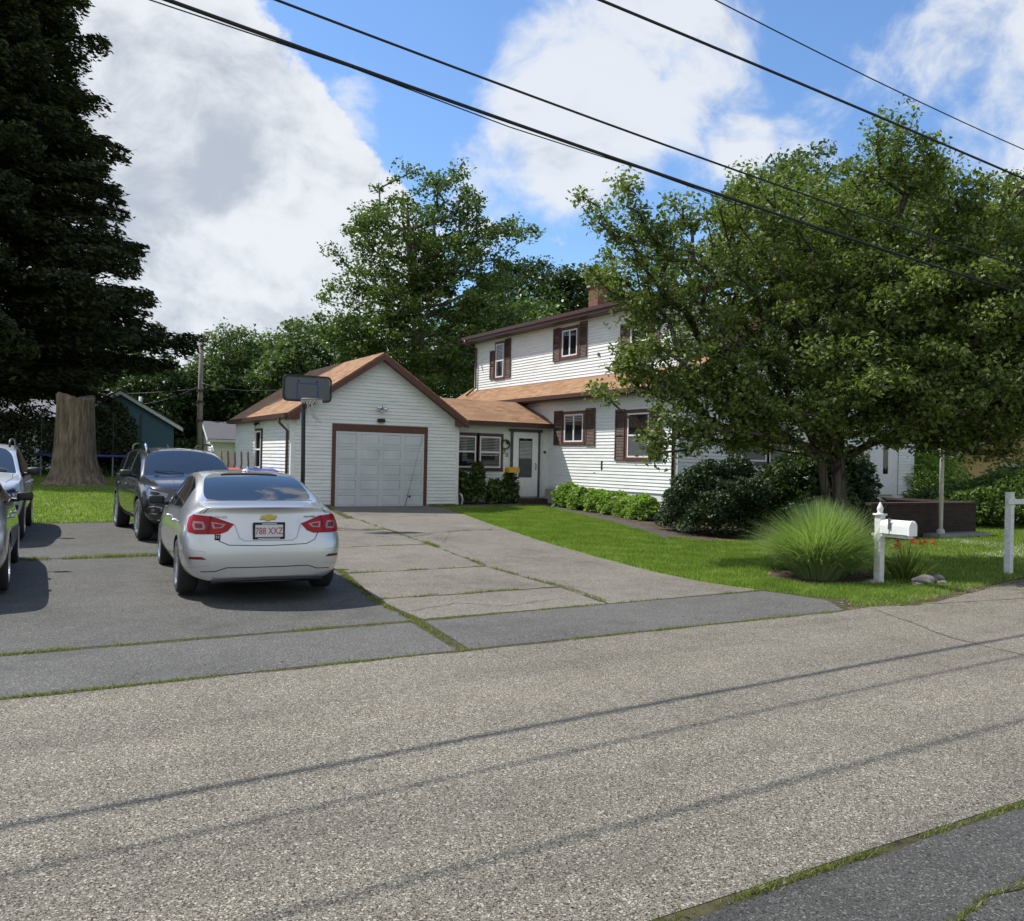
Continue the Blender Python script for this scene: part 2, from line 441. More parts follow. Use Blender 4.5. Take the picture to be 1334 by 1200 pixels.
def text_mesh(body, size, name, mat, parent, mtx, extrude=0.0015, space=1.0):
    cu = bpy.data.curves.new(name, 'FONT'); cu.body = body; cu.size = size; cu.extrude = extrude
    cu.align_x = 'CENTER'; cu.align_y = 'CENTER'; cu.space_character = space
    t = bpy.data.objects.new(name + '_tmp', cu); COL.objects.link(t)
    bpy.context.view_layer.update()
    me = bpy.data.meshes.new_from_object(t.evaluated_get(bpy.context.evaluated_depsgraph_get()))
    bpy.data.objects.remove(t)
    me.transform(mtx); me.materials.clear(); me.materials.append(M[mat]); me.name = name
    o = bpy.data.objects.new(name, me); COL.objects.link(o)
    o.parent = parent; OFF[o] = OFF.get(parent, Vector((0, 0, 0)))
    return o

def gz(v):
    """height of the ground: flat at the street, rising gently to the houses"""
    if v < 9: return 0.0
    if v < 21: return 0.2 * (v - 9) / 12
    if v < 45: return 0.2 + 0.6 * (v - 21) / 24
    return 0.8
BREAKS = (9, 21, 45)
def sheet(name, pts, lift, mat, label=None, kind='structure'):
    """a flat polygon draped over the ground"""
    bm = bmesh.new()
    vs_ = [bm.verts.new((p[0], p[1], 0)) for p in pts]
    for t_ in tessellate_polygon([[Vector((p[0], p[1], 0)) for p in pts]]):
        try: bm.faces.new([vs_[k] for k in t_])
        except ValueError: pass
    for b in BREAKS:
        bmesh.ops.bisect_plane(bm, geom=bm.verts[:] + bm.edges[:] + bm.faces[:], plane_co=(0, b, 0), plane_no=(0, 1, 0))
    for v in bm.verts: v.co.z = gz(v.co.y) + lift
    bmesh.ops.triangulate(bm, faces=bm.faces)
    bmesh.ops.recalc_face_normals(bm, faces=bm.faces)
    for f in bm.faces:
        if f.normal.z < 0: f.normal_flip()
    me = bpy.data.meshes.new(name); bm.to_mesh(me); bm.free()
    me.materials.append(M[mat])
    o = bpy.data.objects.new(name, me); COL.objects.link(o); o['kind'] = kind
    if label: o['label'] = label
    OFF[o] = Vector((0, 0, 0))
    return o

def wob(pts, amp, step=0.18, seed=0):
    """resample a polyline and shake it a little so edges look worn"""
    r = random.Random(seed); out = []
    for (a, b) in zip(pts[:-1], pts[1:]):
        n = max(1, int(math.hypot(b[0] - a[0], b[1] - a[1]) / step))
        for i in range(n):
            t = i / n
            k = 0 if (i == 0 and not out) else 1
            out.append((a[0] + (b[0] - a[0]) * t + k * r.uniform(-amp, amp), a[1] + (b[1] - a[1]) * t + k * r.uniform(-amp, amp)))
    out.append(tuple(pts[-1]))
    return out

# ------------------------------------------------------------------ camera, world, sun
TH = math.radians(30.7); RR = math.atan(0.0215)
cam = bpy.data.cameras.new('camera'); co = bpy.data.objects.new('camera', cam); COL.objects.link(co)
right = Vector((math.cos(TH), -math.sin(TH), 0)); fw = Vector((math.sin(TH), math.cos(TH), 0)); up = Vector((0, 0, 1))
cx = right * math.cos(RR) + up * math.sin(RR); cy = -right * math.sin(RR) + up * math.cos(RR)
mt = Matrix((cx, cy, -fw)).transposed().to_4x4(); mt.translation = (0, 0, 1.65)
co.matrix_world = mt
cam.sensor_fit = 'HORIZONTAL'; cam.sensor_width = 36; cam.lens = 36 * 1130 / 1334.0
cam.shift_y = 1 / 1334.0; cam.clip_start = 0.05; cam.clip_end = 3000
S.camera = co

SUN = Vector((-0.45, 0.60, 1.0)).normalized()     # towards the sun
el = math.asin(SUN.z); az = math.atan2(SUN.x, SUN.y)   # azimuth clockwise from +Y
sl = bpy.data.lights.new('sun', 'SUN'); sl.energy = 4.3; sl.angle = math.radians(0.53); sl.color = (1.0, 0.955, 0.89)
so = bpy.data.objects.new('sun', sl); COL.objects.link(so)
so.rotation_euler = SUN.to_track_quat('Z', 'Y').to_euler(); so.location = (0, 0, 40)

W = bpy.data.worlds.new('World'); S.world = W; W.use_nodes = True
nt = W.node_tree; nt.nodes.clear()
out = N(nt, 'ShaderNodeOutputWorld'); bg = N(nt, 'ShaderNodeBackground')
sky = N(nt, 'ShaderNodeTexSky'); sky.sky_type = 'NISHITA'; sky.sun_disc = False
sky.sun_elevation = el; sky.sun_rotation = az; sky.altitude = 20; sky.air_density = 1.15; sky.dust_density = 0.35; sky.ozone_density = 2.0
tc = N(nt, 'ShaderNodeTexCoord'); D_ = tc.outputs['Generated']
nv = N(nt, 'ShaderNodeVectorMath', operation='NORMALIZE'); L(nt, D_, nv.inputs[0]); DN = nv.outputs[0]
def skydir(px, py):
    x = px - 667; y = 601 - py
    X = x * math.cos(RR) - y * math.sin(RR); Z = x * math.sin(RR) + y * math.cos(RR)
    return (right * X + fw * 1130 + up * Z).normalized()
def blob(px, py, r, w):
    """a soft round cloud mass around a direction of the sky; r in degrees"""
    d = skydir(px, py)
    dt = N(nt, 'ShaderNodeVectorMath', operation='DOT_PRODUCT'); L(nt, DN, dt.inputs[0]); dt.inputs[1].default_value = d
    mr = N(nt, 'ShaderNodeMapRange', interpolation_type='SMOOTHSTEP'); L(nt, dt.outputs['Value'], mr.inputs[0])
    mr.inputs[1].default_value = math.cos(math.radians(r)); mr.inputs[2].default_value = math.cos(math.radians(r * 0.25))
    mr.inputs[3].default_value = 0; mr.inputs[4].default_value = w
    return mr.outputs[0]
def summed(bl):
    acc = None
    for b in bl:
        o_ = blob(*b)
        acc = o_ if acc is None else math_(nt, 'ADD', acc, o_)
    return acc
mass = summed([(150, 70, 9, 0.8), (60, 250, 17, 0.9), (250, 190, 11, 0.9), (330, 290, 10, 0.8), (400, 360, 9.5, 0.8), (180, 400, 14, 0.9), (470, 280, 5.0, 0.5), (225, 80, 5.5, 0.55), (340, 170, 4.0, 0.25), (330, 430, 12, 0.6),
               (-300, 300, 24, 0.8), (520, 380, 6, 0.5)])
mass2 = summed([(800, 80, 9, 0.46), (720, 160, 7.0, 0.46), (870, 40, 8, 0.33), (630, 200, 5, 0.30), (780, 215, 5, 0.33), (680, 70, 5, 0.26),
                (1200, 90, 8, 0.37), (1090, 100, 8, 0.31), (1310, 60, 6, 0.37), (1270, 240, 5.0, 0.37), (500, 150, 5, 0.31), (430, 110, 5, 0.31), (1010, 265, 7, 0.30), (965, 190, 2.4, 0.44), (640, 20, 4, 0.15)])
back = N(nt, 'ShaderNodeVectorMath', operation='DOT_PRODUCT'); L(nt, DN, back.inputs[0]); back.inputs[1].default_value = (-math.sin(TH), -math.cos(TH), 0.0)  # unseen cloud cover behind the camera, added to lift and whiten the ambient light
bk_ = N(nt, 'ShaderNodeMapRange', interpolation_type='SMOOTHSTEP'); L(nt, back.outputs['Value'], bk_.inputs[0]); bk_.inputs[1].default_value = -0.25; bk_.inputs[2].default_value = 0.45; bk_.inputs[3].default_value = 0; bk_.inputs[4].default_value = 0.62
mass = math_(nt, 'ADD', mass, bk_.outputs[0])
mp = N(nt, 'ShaderNodeMapping'); mp.inputs['Scale'].default_value = (1, 1, 1.3); L(nt, DN, mp.inputs[0])
wn = N(nt, 'ShaderNodeTexNoise'); wn.inputs['Scale'].default_value = 4.0; wn.inputs['Detail'].default_value = 3; L(nt, mp.outputs[0], wn.inputs['Vector'])
wv_ = N(nt, 'ShaderNodeVectorMath', operation='MULTIPLY_ADD'); L(nt, wn.outputs['Color'], wv_.inputs[0]); wv_.inputs[1].default_value = (.16, .16, .16); L(nt, mp.outputs[0], wv_.inputs[2])
n1 = noise(nt, wv_.outputs[0], 5.5, 14, 0.60); n2 = noise(nt, mp.outputs[0], 2.2, 4, 0.5)
dens = math_(nt, 'ADD', mass, math_(nt, 'MULTIPLY', math_(nt, 'SUBTRACT', n1, 0.5), 3.8))
dens = math_(nt, 'ADD', dens, math_(nt, 'MULTIPLY', math_(nt, 'SUBTRACT', n2, 0.5), 0.5))
cov = N(nt, 'ShaderNodeMapRange', interpolation_type='SMOOTHSTEP'); L(nt, dens, cov.inputs[0])
cov.inputs[1].default_value = 0.24; cov.inputs[2].default_value = 0.56; cov.inputs[3].default_value = 0; cov.inputs[4].default_value = 1
dens2 = math_(nt, 'ADD', mass2, math_(nt, 'MULTIPLY', math_(nt, 'SUBTRACT', n1, 0.5), 3.8))
cov2 = N(nt, 'ShaderNodeMapRange', interpolation_type='SMOOTHSTEP'); L(nt, dens2, cov2.inputs[0])
cov2.inputs[1].default_value = 0.18; cov2.inputs[2].default_value = 0.95; cov2.inputs[3].default_value = 0; cov2.inputs[4].default_value = 0.92
covt = math_(nt, 'MAXIMUM', cov.outputs[0], cov2.outputs[0])
# thick parts of a cloud are greyer than its lit rims
gray = N(nt, 'ShaderNodeMapRange', interpolation_type='SMOOTHSTEP')
n3 = noise(nt, wv_.outputs[0], 4.2, 12, 0.62)
sh_ = N(nt, 'ShaderNodeVectorMath', operation='ADD'); L(nt, wv_.outputs[0], sh_.inputs[0]); sh_.inputs[1].default_value = tuple(SUN * 0.035)
n1s = noise(nt, sh_.outputs[0], 5.5, 14, 0.60)
relief = math_(nt, 'MULTIPLY', math_(nt, 'SUBTRACT', n1s, n1), 3.4)
dcap = math_(nt, 'MINIMUM', dens, 1.7)
dk = math_(nt, 'ADD', math_(nt, 'ADD', relief, math_(nt, 'MULTIPLY', dcap, 0.20)), math_(nt, 'ADD', math_(nt, 'MULTIPLY', n3, 2.3), summed([(285, 215, 3.6, 0.13), (200, 300, 7, 0.10), (130, 190, 7, 0.08), (420, 420, 6, .05)])))
L(nt, dk, gray.inputs[0]); gray.inputs[1].default_value = 1.12; gray.inputs[2].default_value = 2.30
gray.inputs[3].default_value = 0; gray.inputs[4].default_value = 1
cc = mixc(nt, gray.outputs[0], (6.3, 6.5, 6.75), (3.6, 3.95, 4.5))
skyc = mixc(nt, 1.0, sky.outputs[0], (0.88, 1.08, 1.32), 'MULTIPLY')
L(nt, mixc(nt, math_(nt, 'MULTIPLY', covt, 0.96), skyc, cc), bg.inputs['Color'])
bg.inputs['Strength'].default_value = 0.10
L(nt, bg.outputs[0], out.inputs['Surface'])

S.view_settings.view_transform = 'Standard'; S.view_settings.look = 'None'
S.view_settings.exposure = 0.46; S.view_settings.gamma = 1
S.cycles.max_bounces = 6; S.cycles.diffuse_bounces = 3; S.cycles.glossy_bounces = 3; S.cycles.transmission_bounces = 4
S.cycles.transparent_max_bounces = 4; S.cycles.use_denoising = True; S.cycles.caustics_reflective = False; S.cycles.caustics_refractive = False
# ------------------------------------------------------------------ ground, street, paving
def ground_sheet():
    us = [-900, -200, -60, -20, 0, 20, 40, 80, 200, 900]; vs = [-300, -60, -10, 0, 9, 15, 21, 33, 45, 80, 200, 1200]
    mb = MB(); n = len(us)
    for v in vs:
        for u in us: mb.v.append((u, v, gz(v)))
    for j in range(len(vs) - 1):
        for i in range(n - 1): mb.f.append((j * n + i, j * n + i + 1, (j + 1) * n + i + 1, (j + 1) * n + i))
    o = mb.build('ground', 'turf'); o['kind'] = 'structure'
ground_sheet()
FAR = 60
# the carriageway; its far edge bulges where the verge has crumbled
edge = wob([(-FAR, 6.6), (8.4, 6.62), (9.0, 6.72), (9.7, 6.5), (10.6, 6.72), (11.6, 6.95), (13.0, 7.35), (14.6, 7.6), (FAR, 7.9)], 0.025, 0.25, 3)
sheet('road', [(-FAR, 2.42)] + edge[:1] + edge[1:] + [(FAR, 2.42)], 0.004, 'road')
sheet('near_sidewalk', [(-FAR, 0.6)] + wob([(-FAR, 2.36), (FAR, 2.36)], 0.012, 0.3, 4) + [(FAR, 0.6)], 0.004, 'near_walk')
sheet('near_sidewalk', [(-FAR, -1.0)] + wob([(-FAR, 0.56), (FAR, 0.56)], 0.01, 0.3, 14) + [(FAR, -1.0)], 0.004, 'near_walk')
SW = wob([(-FAR, 8.02), (3.62, 8.02)], 0.015, 0.3, 5)
sheet('sidewalk', [(-FAR, 6.68)] + SW + [(3.45, 6.68)], 0.004, 'walk')
sheet('sidewalk', [(3.58, 6.68), (3.78, 8.04)] + wob([(3.78, 8.04), (6.2, 8.12), (8.75, 8.16)], 0.015, 0.3, 6)[1:] + wob([(8.75, 8.16), (8.95, 7.3), (8.5, 6.68)], 0.02, 0.2, 7)[1:], 0.004, 'walk')
# parking area: two slabs with a grassy joint between
sheet('parking_area', [(-FAR, 8.12)] + wob([(-FAR, 8.12), (3.68, 8.12)], 0.012, 0.4, 8)[1:] + wob([(3.68, 8.12), (3.76, 9.6), (4.19, 11.8), (4.19, 14.15)], 0.035, 0.15, 9)[1:] + [(4.16, 14.2), (-FAR, 13.9)], 0.004, 'lot')
sheet('parking_area', [(-FAR, 14.0), (4.2, 14.3), (4.2, 19.9)] + wob([(4.2, 19.9), (-FAR, 19.6)], 0.03, 0.5, 10)[1:], 0.004, 'lot')
# driveway: several slabs of old pale asphalt
R_ = [(8.72, 8.25), (8.57, 9.2), (8.57, 10.2), (8.8, 12.0), (9.27, 14.6), (9.95, 17.5), (10.75, 20.6), (11.15, 22.2), (11.2, 23.55)]
CS = [(6.22, 8.16), (6.41, 9.35), (6.41, 11.33), (6.87, 14.47), (7.3, 18.6), (7.86, 23.0), (7.9, 23.55)]     # seam down the middle
sheet('driveway', wob(CS, 0.012, 0.25, 11) + [(11.2, 23.55)] + wob(R_[::-1], 0.02, 0.3, 12)[1:], 0.004, 'drive')
Lf = [(3.8, 8.12), (3.84, 9.6), (4.26, 11.8), (4.26, 19.9)]
def lat(poly, v):
    for a, b in zip(poly[:-1], poly[1:]):
        if a[1] <= v <= b[1]: return a[0] + (b[0] - a[0]) * (v - a[1]) / (b[1] - a[1])
    return poly[0][0] if v < poly[0][1] else poly[-1][0]
rows = [8.12, 9.45, 11.5, 14.45, 17.2, 19.9]
JOINTS = []
for k in range(len(rows) - 1):
    a, b = rows[k], rows[k + 1]
    g = 0.02
    ra, rb = lat(CS, a + g) - 0.03, lat(CS, b - g) - 0.03
    sheet('driveway', wob([(lat(Lf, a), a + g), (ra, a + g + .04)], 0.028, 0.16, 20 + k) + wob([(ra, a + g + .04), (rb, b - g)], 0.022, 0.18, 30 + k)[1:] + wob([(rb, b - g), (lat(Lf, b), b - g)], 0.028, 0.16, 40 + k)[1:], 0.004, 'drive')
    if k: JOINTS.append([(lat(Lf, a), a), (ra, a + .03)])
sheet('driveway', [(4.3, 19.94), (7.25, 19.94), (7.86, 23.55), (7.0, 23.55), (6.6, 22.5), (4.3, 22.5)], 0.004, 'drive')
# bare soil under the joints, beds and the worn verge
sheet('joint_soil', [(-FAR, 6.5), (9.2, 6.5), (9.2, 8.3), (6.5, 8.3), (6.9, 14.4), (8.1, 23.5), (6.5, 23.5), (3.3, 20.2), (-FAR, 20.2)], 0.0015, 'joint')
sheet('joint_soil', [(-FAR, 2.2), (FAR, 2.2), (FAR, 2.55), (-FAR, 2.55)], 0.0015, 'joint')
sheet('verge_soil', wob([(8.5, 6.62), (9.2, 7.35), (10.2, 7.3), (11.4, 7.5), (13.0, 7.95), (15.5, 8.2), (19, 8.4), (19, 7.6), (14, 7.2), (11, 6.6), (8.5, 6.6)], 0.06, 0.25, 50), 0.0025, 'soil')
sheet('planting_bed', wob([(15.9, 24.6), (14.9, 22.6), (14.5, 19.6), (13.9, 17.2), (12.7, 15.6), (12.6, 13.4), (14.2, 12.9), (16.3, 13.2), (18.6, 12.65), (18.6, 18.0), (16.1, 18.2)], 0.06, 0.4, 51), 0.0025, 'soil')
sheet('planting_bed', wob([(9.9, 8.3), (10.9, 7.95), (12.0, 7.6), (12.6, 8.3), (11.9, 9.4), (10.6, 9.7), (9.9, 9.2)], 0.05, 0.2, 54), 0.0025, 'soil')
sheet('planting_bed', [(12.1, 24.7), (12.1, 23.7), (14.5, 23.6), (14.5, 24.7)], 0.0025, 'soil')
PC = [(15.3, 23.4), (14.6, 20.6), (13.75, 17.4), (12.75, 14.7), (11.5, 12.4), (10.6, 10.9)]
sheet('path', wob([(p[0] - .28, p[1] + .05) for p in PC], 0.03, 0.3, 52) + wob([(p[0] + .2, p[1] - .05) for p in PC[::-1]], 0.03, 0.3, 53), 0.0055, 'path')
sheet('path', [(16.6, 9.3), (30, 9.6), (30, 10.3), (19.6, 10.3), (19.6, 12.6), (18.5, 12.6), (18.5, 10.3), (16.6, 10.1)], 0.005, 'concrete')
sheet('path', [(11.9, 23.0), (15.2, 23.7), (15.6, 24.6), (14.4, 24.6), (14.2, 23.9), (12.1, 23.5)], 0.005, 'walk')

# cracks: narrow dark lines of dirt lying in the surface
def crack(pts, w, seed, name='joint_soil', lift=0.0075):
    r = random.Random(seed); c = wob(pts, 0.02, 0.12, seed); a = []; b = []
    for i, p in enumerate(c):
        q0, q1 = c[max(0, i - 1)], c[min(len(c) - 1, i + 1)]
        t = Vector((q1[0] - q0[0], q1[1] - q0[1])); t.normalize()
        ww = w * r.uniform(0.35, 1.0)
        a.append((p[0] - t.y * ww, p[1] + t.x * ww, gz(p[1]) + lift)); b.append((p[0] + t.y * ww, p[1] - t.x * ww, gz(p[1]) + lift))
    mb = MB()
    for i in range(len(a) - 1): mb.quad(b[i], b[i + 1], a[i + 1], a[i])
    o = mb.build(name, 'joint'); o['kind'] = 'structure'
crack([(8.9, 6.62), (8.55, 5.9), (8.1, 5.1), (7.95, 4.2), (8.3, 2.4)], 0.009, 61)
crack([(9.4, 6.6), (11.6, 6.3), (13.4, 5.6)], 0.010, 62)
crack([(12.1, 7.0), (12.9, 6.2), (14.5, 5.4)], 0.009, 63)
crack([(3.9, 8.6), (4.6, 8.9), (5.0, 8.5), (5.9, 8.7), (6.3, 8.3)], 0.007, 64)
crack([(2.95, 1.84), (3.1, 1.90), (3.35, 1.93), (4.6, 1.86)], 0.009, 65)
crack([(6.9, 15.5), (7.7, 16.2), (8.6, 16.6), (9.5, 16.7)], 0.010, 66)
crack([(6.45, 11.6), (7.0, 13.2), (7.2, 14.6), (8.2, 16.3)], 0.006, 67)

# ------------------------------------------------------------------ grass
rng = np.random.default_rng(11)
def poly_samples(poly, n):
    p = np.array(poly); lo = p.min(0); hi = p.max(0); out = []
    tot = 0
    while tot < n:
        q = rng.uniform(lo, hi, (n * 2, 2)); ins = np.zeros(len(q), bool)
        j = len(p) - 1
        for i in range(len(p)):
            xi, yi = p[i]; xj, yj = p[j]
            with np.errstate(divide='ignore', invalid='ignore'):
                c = ((yi > q[:, 1]) != (yj > q[:, 1])) & (q[:, 0] < (xj - xi) * (q[:, 1] - yi) / (yj - yi + 1e-12) + xi)
            ins ^= c; j = i
        q = q[ins]; out.append(q); tot += len(q)
    return np.concatenate(out)[:n]
def gzv(v):
    return np.interp(v, [-1e4, 9, 21, 45, 1e4], [0, 0, .2, .8, .8])
def blades_at(q, h, w, lean=0.5, z0=0.0):
    """one three-cornered blade at each ground position"""
    n = len(q); a = rng.uniform(0, 2 * PI, n); hh = h * rng.uniform(0.45, 1.15, n)
    ww = w * rng.uniform(0.6, 1.3, n); la = rng.uniform(0, 2 * PI, n); lr = hh * lean * rng.uniform(0, 1.2, n)
    base = np.stack([q[:, 0], q[:, 1], gzv(q[:, 1]) + z0], 1)
    d = np.stack([np.cos(a) * ww, np.sin(a) * ww, np.zeros(n)], 1)
    t = base + np.stack([np.cos(la) * lr, np.sin(la) * lr, hh], 1)
    v = np.empty((n, 3, 3)); v[:, 0] = base - d; v[:, 1] = base + d; v[:, 2] = t
    return v.reshape(-1, 3)
def along(pts, n, spread):
    pts = np.array(pts, float); seg = np.hypot(*np.diff(pts, axis=0).T); cum = np.concatenate([[0], np.cumsum(seg)])
    s = rng.uniform(0, cum[-1], n)
    # clumpy: keep more where a wandering function is high
    ph = rng.uniform(0, 6.28, 4); k = np.array([1.1, 2.7, 5.3, 11.0])
    f = sum(np.sin(s * kk + pp) for kk, pp in zip(k, ph))
    s = s[(f + rng.uniform(-1.3, 1.3, n)) > 0.35]
    x = np.interp(s, cum, pts[:, 0]); y = np.interp(s, cum, pts[:, 1])
    j = rng.normal(0, spread, (len(s), 2))
    return np.stack([x, y], 1) + j
VERGE = [(8.95, 7.5), (8.62, 9.2), (8.62, 10.2), (8.85, 12.0), (9.32, 14.6), (10.0, 17.5), (10.8, 20.6), (11.25, 22.6), (12.0, 22.95), (14.9, 23.3), (14.3, 20.7), (13.45, 17.5), (12.5, 14.8), (11.25, 12.5), (10.2, 10.9), (9.4, 9.3), (9.6, 8.2), (10.4, 7.6), (11.6, 7.7), (11.6, 7.35), (10.3, 7.05), (9.3, 7.15)]
g = [blades_at(poly_samples(VERGE, 150000), 0.055, 0.006)]
g.append(blades_at(poly_samples([(9.6, 7.9), (11.6, 7.6), (14, 8.0), (17.5, 8.4), (30, 8.6), (30, 22), (21.5, 22), (21.5, 12.4), (15.6, 12.5), (13.6, 9.8), (11.6, 8.4)], 120000), 0.06, 0.008))
g.append(blades_at(poly_samples([(8.75, 6.75), (9.6, 6.62), (11.6, 7.1), (14, 7.6), (17, 7.9), (17, 8.3), (12, 7.9), (9.4, 7.4)], 9000), 0.05, 0.006, 0.9))
g.append(blades_at(poly_samples([(-12, 19.75), (4.2, 19.95), (6.4, 21.5), (6.6, 30), (8, 46), (-16, 46)], 170000), 0.065, 0.012))
g.append(blades_at(poly_samples([(4.25, 22.6), (6.85, 22.6), (6.85, 30), (4.25, 30)], 9000), 0.08, 0.01))
g.append(blades_at(poly_samples([(9.1, 7.9), (8.9, 8.6), (9.3, 9.6), (10.2, 10.7), (10.2, 11.3), (12.4, 14.3), (12.6, 13.4), (14.2, 12.9), (16.3, 13.2), (15.6, 12.3), (13.6, 9.6), (12.6, 8.4), (11.9, 9.5), (10.6, 9.75), (9.85, 9.2), (9.8, 8.3), (11.0, 7.9), (11.0, 7.5)], 75000), 0.06, 0.007))
o = np_mesh('grass', np.concatenate(g), 3, 'blade'); o['kind'] = 'stuff'; o['label'] = 'mown green grass of the lawns and verge'; o['category'] = 'grass'
g = []
def jg(pts, dens, spread, h=0.035, w=0.004):
    ln = sum(math.hypot(b[0] - a[0], b[1] - a[1]) for a, b in zip(pts[:-1], pts[1:]))
    g.append(blades_at(along(pts, int(ln * dens * .85), spread * .75), h * .95, w, 1.0))
jg([(-8, 2.39), (9, 2.39)], 900, 0.016, 0.028, 0.0035)
jg([(3.0, 1.87), (3.35, 1.93), (4.6, 1.86)], 400, 0.01)
jg([(-3, 6.64), (9, 6.64)], 700, 0.022, 0.035)
jg([(-3, 8.07), (3.7, 8.07)], 900, 0.028, 0.04)
jg([(3.7, 8.06), (6.2, 8.14), (8.75, 8.2)], 500, 0.022)
jg([(3.5, 6.66), (3.7, 8.06)], 800, 0.03, 0.04)
jg([(3.72, 8.1), (3.78, 9.6), (4.2, 11.8), (4.2, 14)], 800, 0.035, 0.045)
jg([(-6, 13.95), (4.2, 14.22)], 1100, 0.06, 0.07, 0.006)
jg([(4.22, 14), (4.24, 19.9)], 700, 0.04, 0.06)
jg(CS, 350, 0.022, 0.045)
jg([(6.25, 8.2), (6.44, 9.35), (6.41, 11.33)], 300, 0.03, 0.045)
jg([(6.8, 14.0), (6.95, 15)], 1200, 0.05, 0.05)
for k, j in enumerate(JOINTS): jg(j, 520, 0.022, 0.045)
jg([(6.9, 15.5), (7.7, 16.2), (8.6, 16.6), (9.5, 16.7)], 500, 0.02)
jg([(7.0, 23.5), (8.2, 23.4)], 2500, 0.08, 0.09, 0.006)
jg([(11.0, 23.35), (12.1, 23.4)], 1500, 0.06, 0.08, 0.006)
jg([(12.1, 7.0), (12.9, 6.2)], 300, 0.02)
jg([(9.4, 6.62), (13, 7.25), (17, 7.7)], 500, 0.03)
o = np_mesh('weeds', np.concatenate(g), 3, 'dryblade'); o['kind'] = 'stuff'; o['label'] = 'yellow green weeds growing in the joints of the paving'; o['category'] = 'weeds'
# small loose stones and leaf crumbs at the road edge
def crumbs():
    q = np.concatenate([along([(-3, 6.6), (14, 7.3)], 1500, 0.12), along([(-3, 2.5), (9, 2.5)], 900, 0.12), poly_samples([(8.6, 6.7), (12, 7), (12, 7.6), (9, 7.3)], 700)])
    n = len(q); a = rng.uniform(0, 6.28, n); s = rng.uniform(0.004, 0.011, n)
    base = np.stack([q[:, 0], q[:, 1], gzv(q[:, 1]) + 0.006], 1)
    v = np.empty((n, 3, 3))
    for k in range(3):
        v[:, k] = base + np.stack([np.cos(a + k * 2.1) * s, np.sin(a + k * 2.1) * s, (k == 0) * s * 0.9], 1)
    o = np_mesh('gravel', v.reshape(-1, 3), 3, 'stone'); o['kind'] = 'stuff'; o['label'] = 'loose grit scattered along the road edges'; o['category'] = 'grit'
crumbs()

# ------------------------------------------------------------------ houses
class Plane:
    """a wall plane: front (faces the street, s runs along x) or side (faces -x, s runs along y)"""
    def __init__(s, kind, c): s.k = kind; s.c = c
    def p(s, a, z, d=0.0): return (a, s.c - d, z) if s.k == 'front' else (s.c - d, a, z)
    def box(s, mb, a0, a1, z0, z1, d0, d1):
        p = s.p(a0, z0, d0); q = s.p(a1, z1, d1); return mb.box(p[0], q[0], p[1], q[1], p[2], q[2])

def siding(parent, pl, z0, z1, span, openings=(), mat='siding', name='siding', course=0.1, lip=0.021, mind=0.0):
    """lapped boards; span(z) -> (s0, s1)"""
    mb = MB(); k = 0
    z = z0
    while z < z1 - 0.01:
        zt = min(z + course, z1); a0, b0 = span(z); a1, b1 = span(zt)
        segs = [(a0, b0, a1, b1)]
        for (o0, o1, oz0, oz1) in openings:
            if oz0 < (z + zt) / 2 < oz1:
                ns = []
                for (p0, q0, p1, q1) in segs:
                    if o1 <= min(p0, p1) or o0 >= max(q0, q1): ns.append((p0, q0, p1, q1)); continue
                    if o0 > max(p0, p1): ns.append((p0, o0, p1, o0))
                    if o1 < min(q0, q1): ns.append((o1, q0, o1, q1))
                segs = ns
        for (p0, q0, p1, q1) in segs:
            if q0 - p0 < 0.02: continue
            zb = z + course * .07
            A, B = pl.p(p0, zb, lip), pl.p(q0, zb, lip); C, D2 = pl.p(q1, zt, 0.003), pl.p(p1, zt, 0.003)
            E, F_ = pl.p(p0, zb, 0.001), pl.p(q0, zb, 0.001); E2, F2 = pl.p(p0, z, 0.002), pl.p(q0, z, 0.002)
            mb.quad(A, B, C, D2); mb.quad(E, F_, B, A); mb.quad(E2, F2, F_, E)
        z += course
    return mb.build(name, mat, parent)

def window(parent, pl, s0, s1, z0, z1, style='hung', casing='brown', cw=0.09, sill=True, blind=None, label=None, screen=False):
    fr = MB()
    t = 0.045
    pl.box(fr, s0, s1, z1 - t, z1, 0.0, 0.05); pl.box(fr, s0, s1, z0, z0 + t, 0.0, 0.05)
    pl.box(fr, s0, s0 + t, z0 + t, z1 - t, 0.0, 0.049); pl.box(fr, s1 - t, s1, z0 + t, z1 - t, 0.0, 0.049)
    zm = (z0 + z1) / 2; sm = (s0 + s1) / 2
    if style == 'hung': pl.box(fr, s0 + t, s1 - t, zm - 0.025, zm + 0.025, 0.0, 0.044)
    elif style == 'slider': pl.box(fr, sm - 0.03, sm + 0.03, z0 + t, z1 - t, 0.0, 0.044)
    w = fr.build('window', 'white', parent)
    if label: w['label'] = label
    g_ = MB(); pl.box(g_, s0 + t, s1 - t, z0 + t, z1 - t, -0.02, 0.022); g_.build('pane', 'winglass', w)
    if screen:
        sc = MB(); pl.box(sc, s0 + t + .01, s1 - t - .01, z0 + t, zm - 0.025, 0.024, 0.030); sc.build('insect_screen', 'screen', w)
    if blind:
        bl = MB(); zz = z1 - t - 0.01
        while zz > z1 - (z1 - z0) * blind: pl.box(bl, s0 + t + .02, s1 - t - .02, zz - 0.022, zz - 0.004, 0.024, 0.027); zz -= 0.05
        bl.build('blind', 'blind', w)
    if casing:
        c = MB()
        pl.box(c, s0 - cw, s1 + cw, z1, z1 + cw, 0.0, 0.042); pl.box(c, s0 - cw, s1 + cw, z0 - cw, z0, 0.0, 0.052 if sill else 0.042)
        pl.box(c, s0 - cw, s0, z0, z1, 0.0, 0.04); pl.box(c, s1, s1 + cw, z0, z1, 0.0, 0.04)
        c.build('casing', casing, w)
    return w

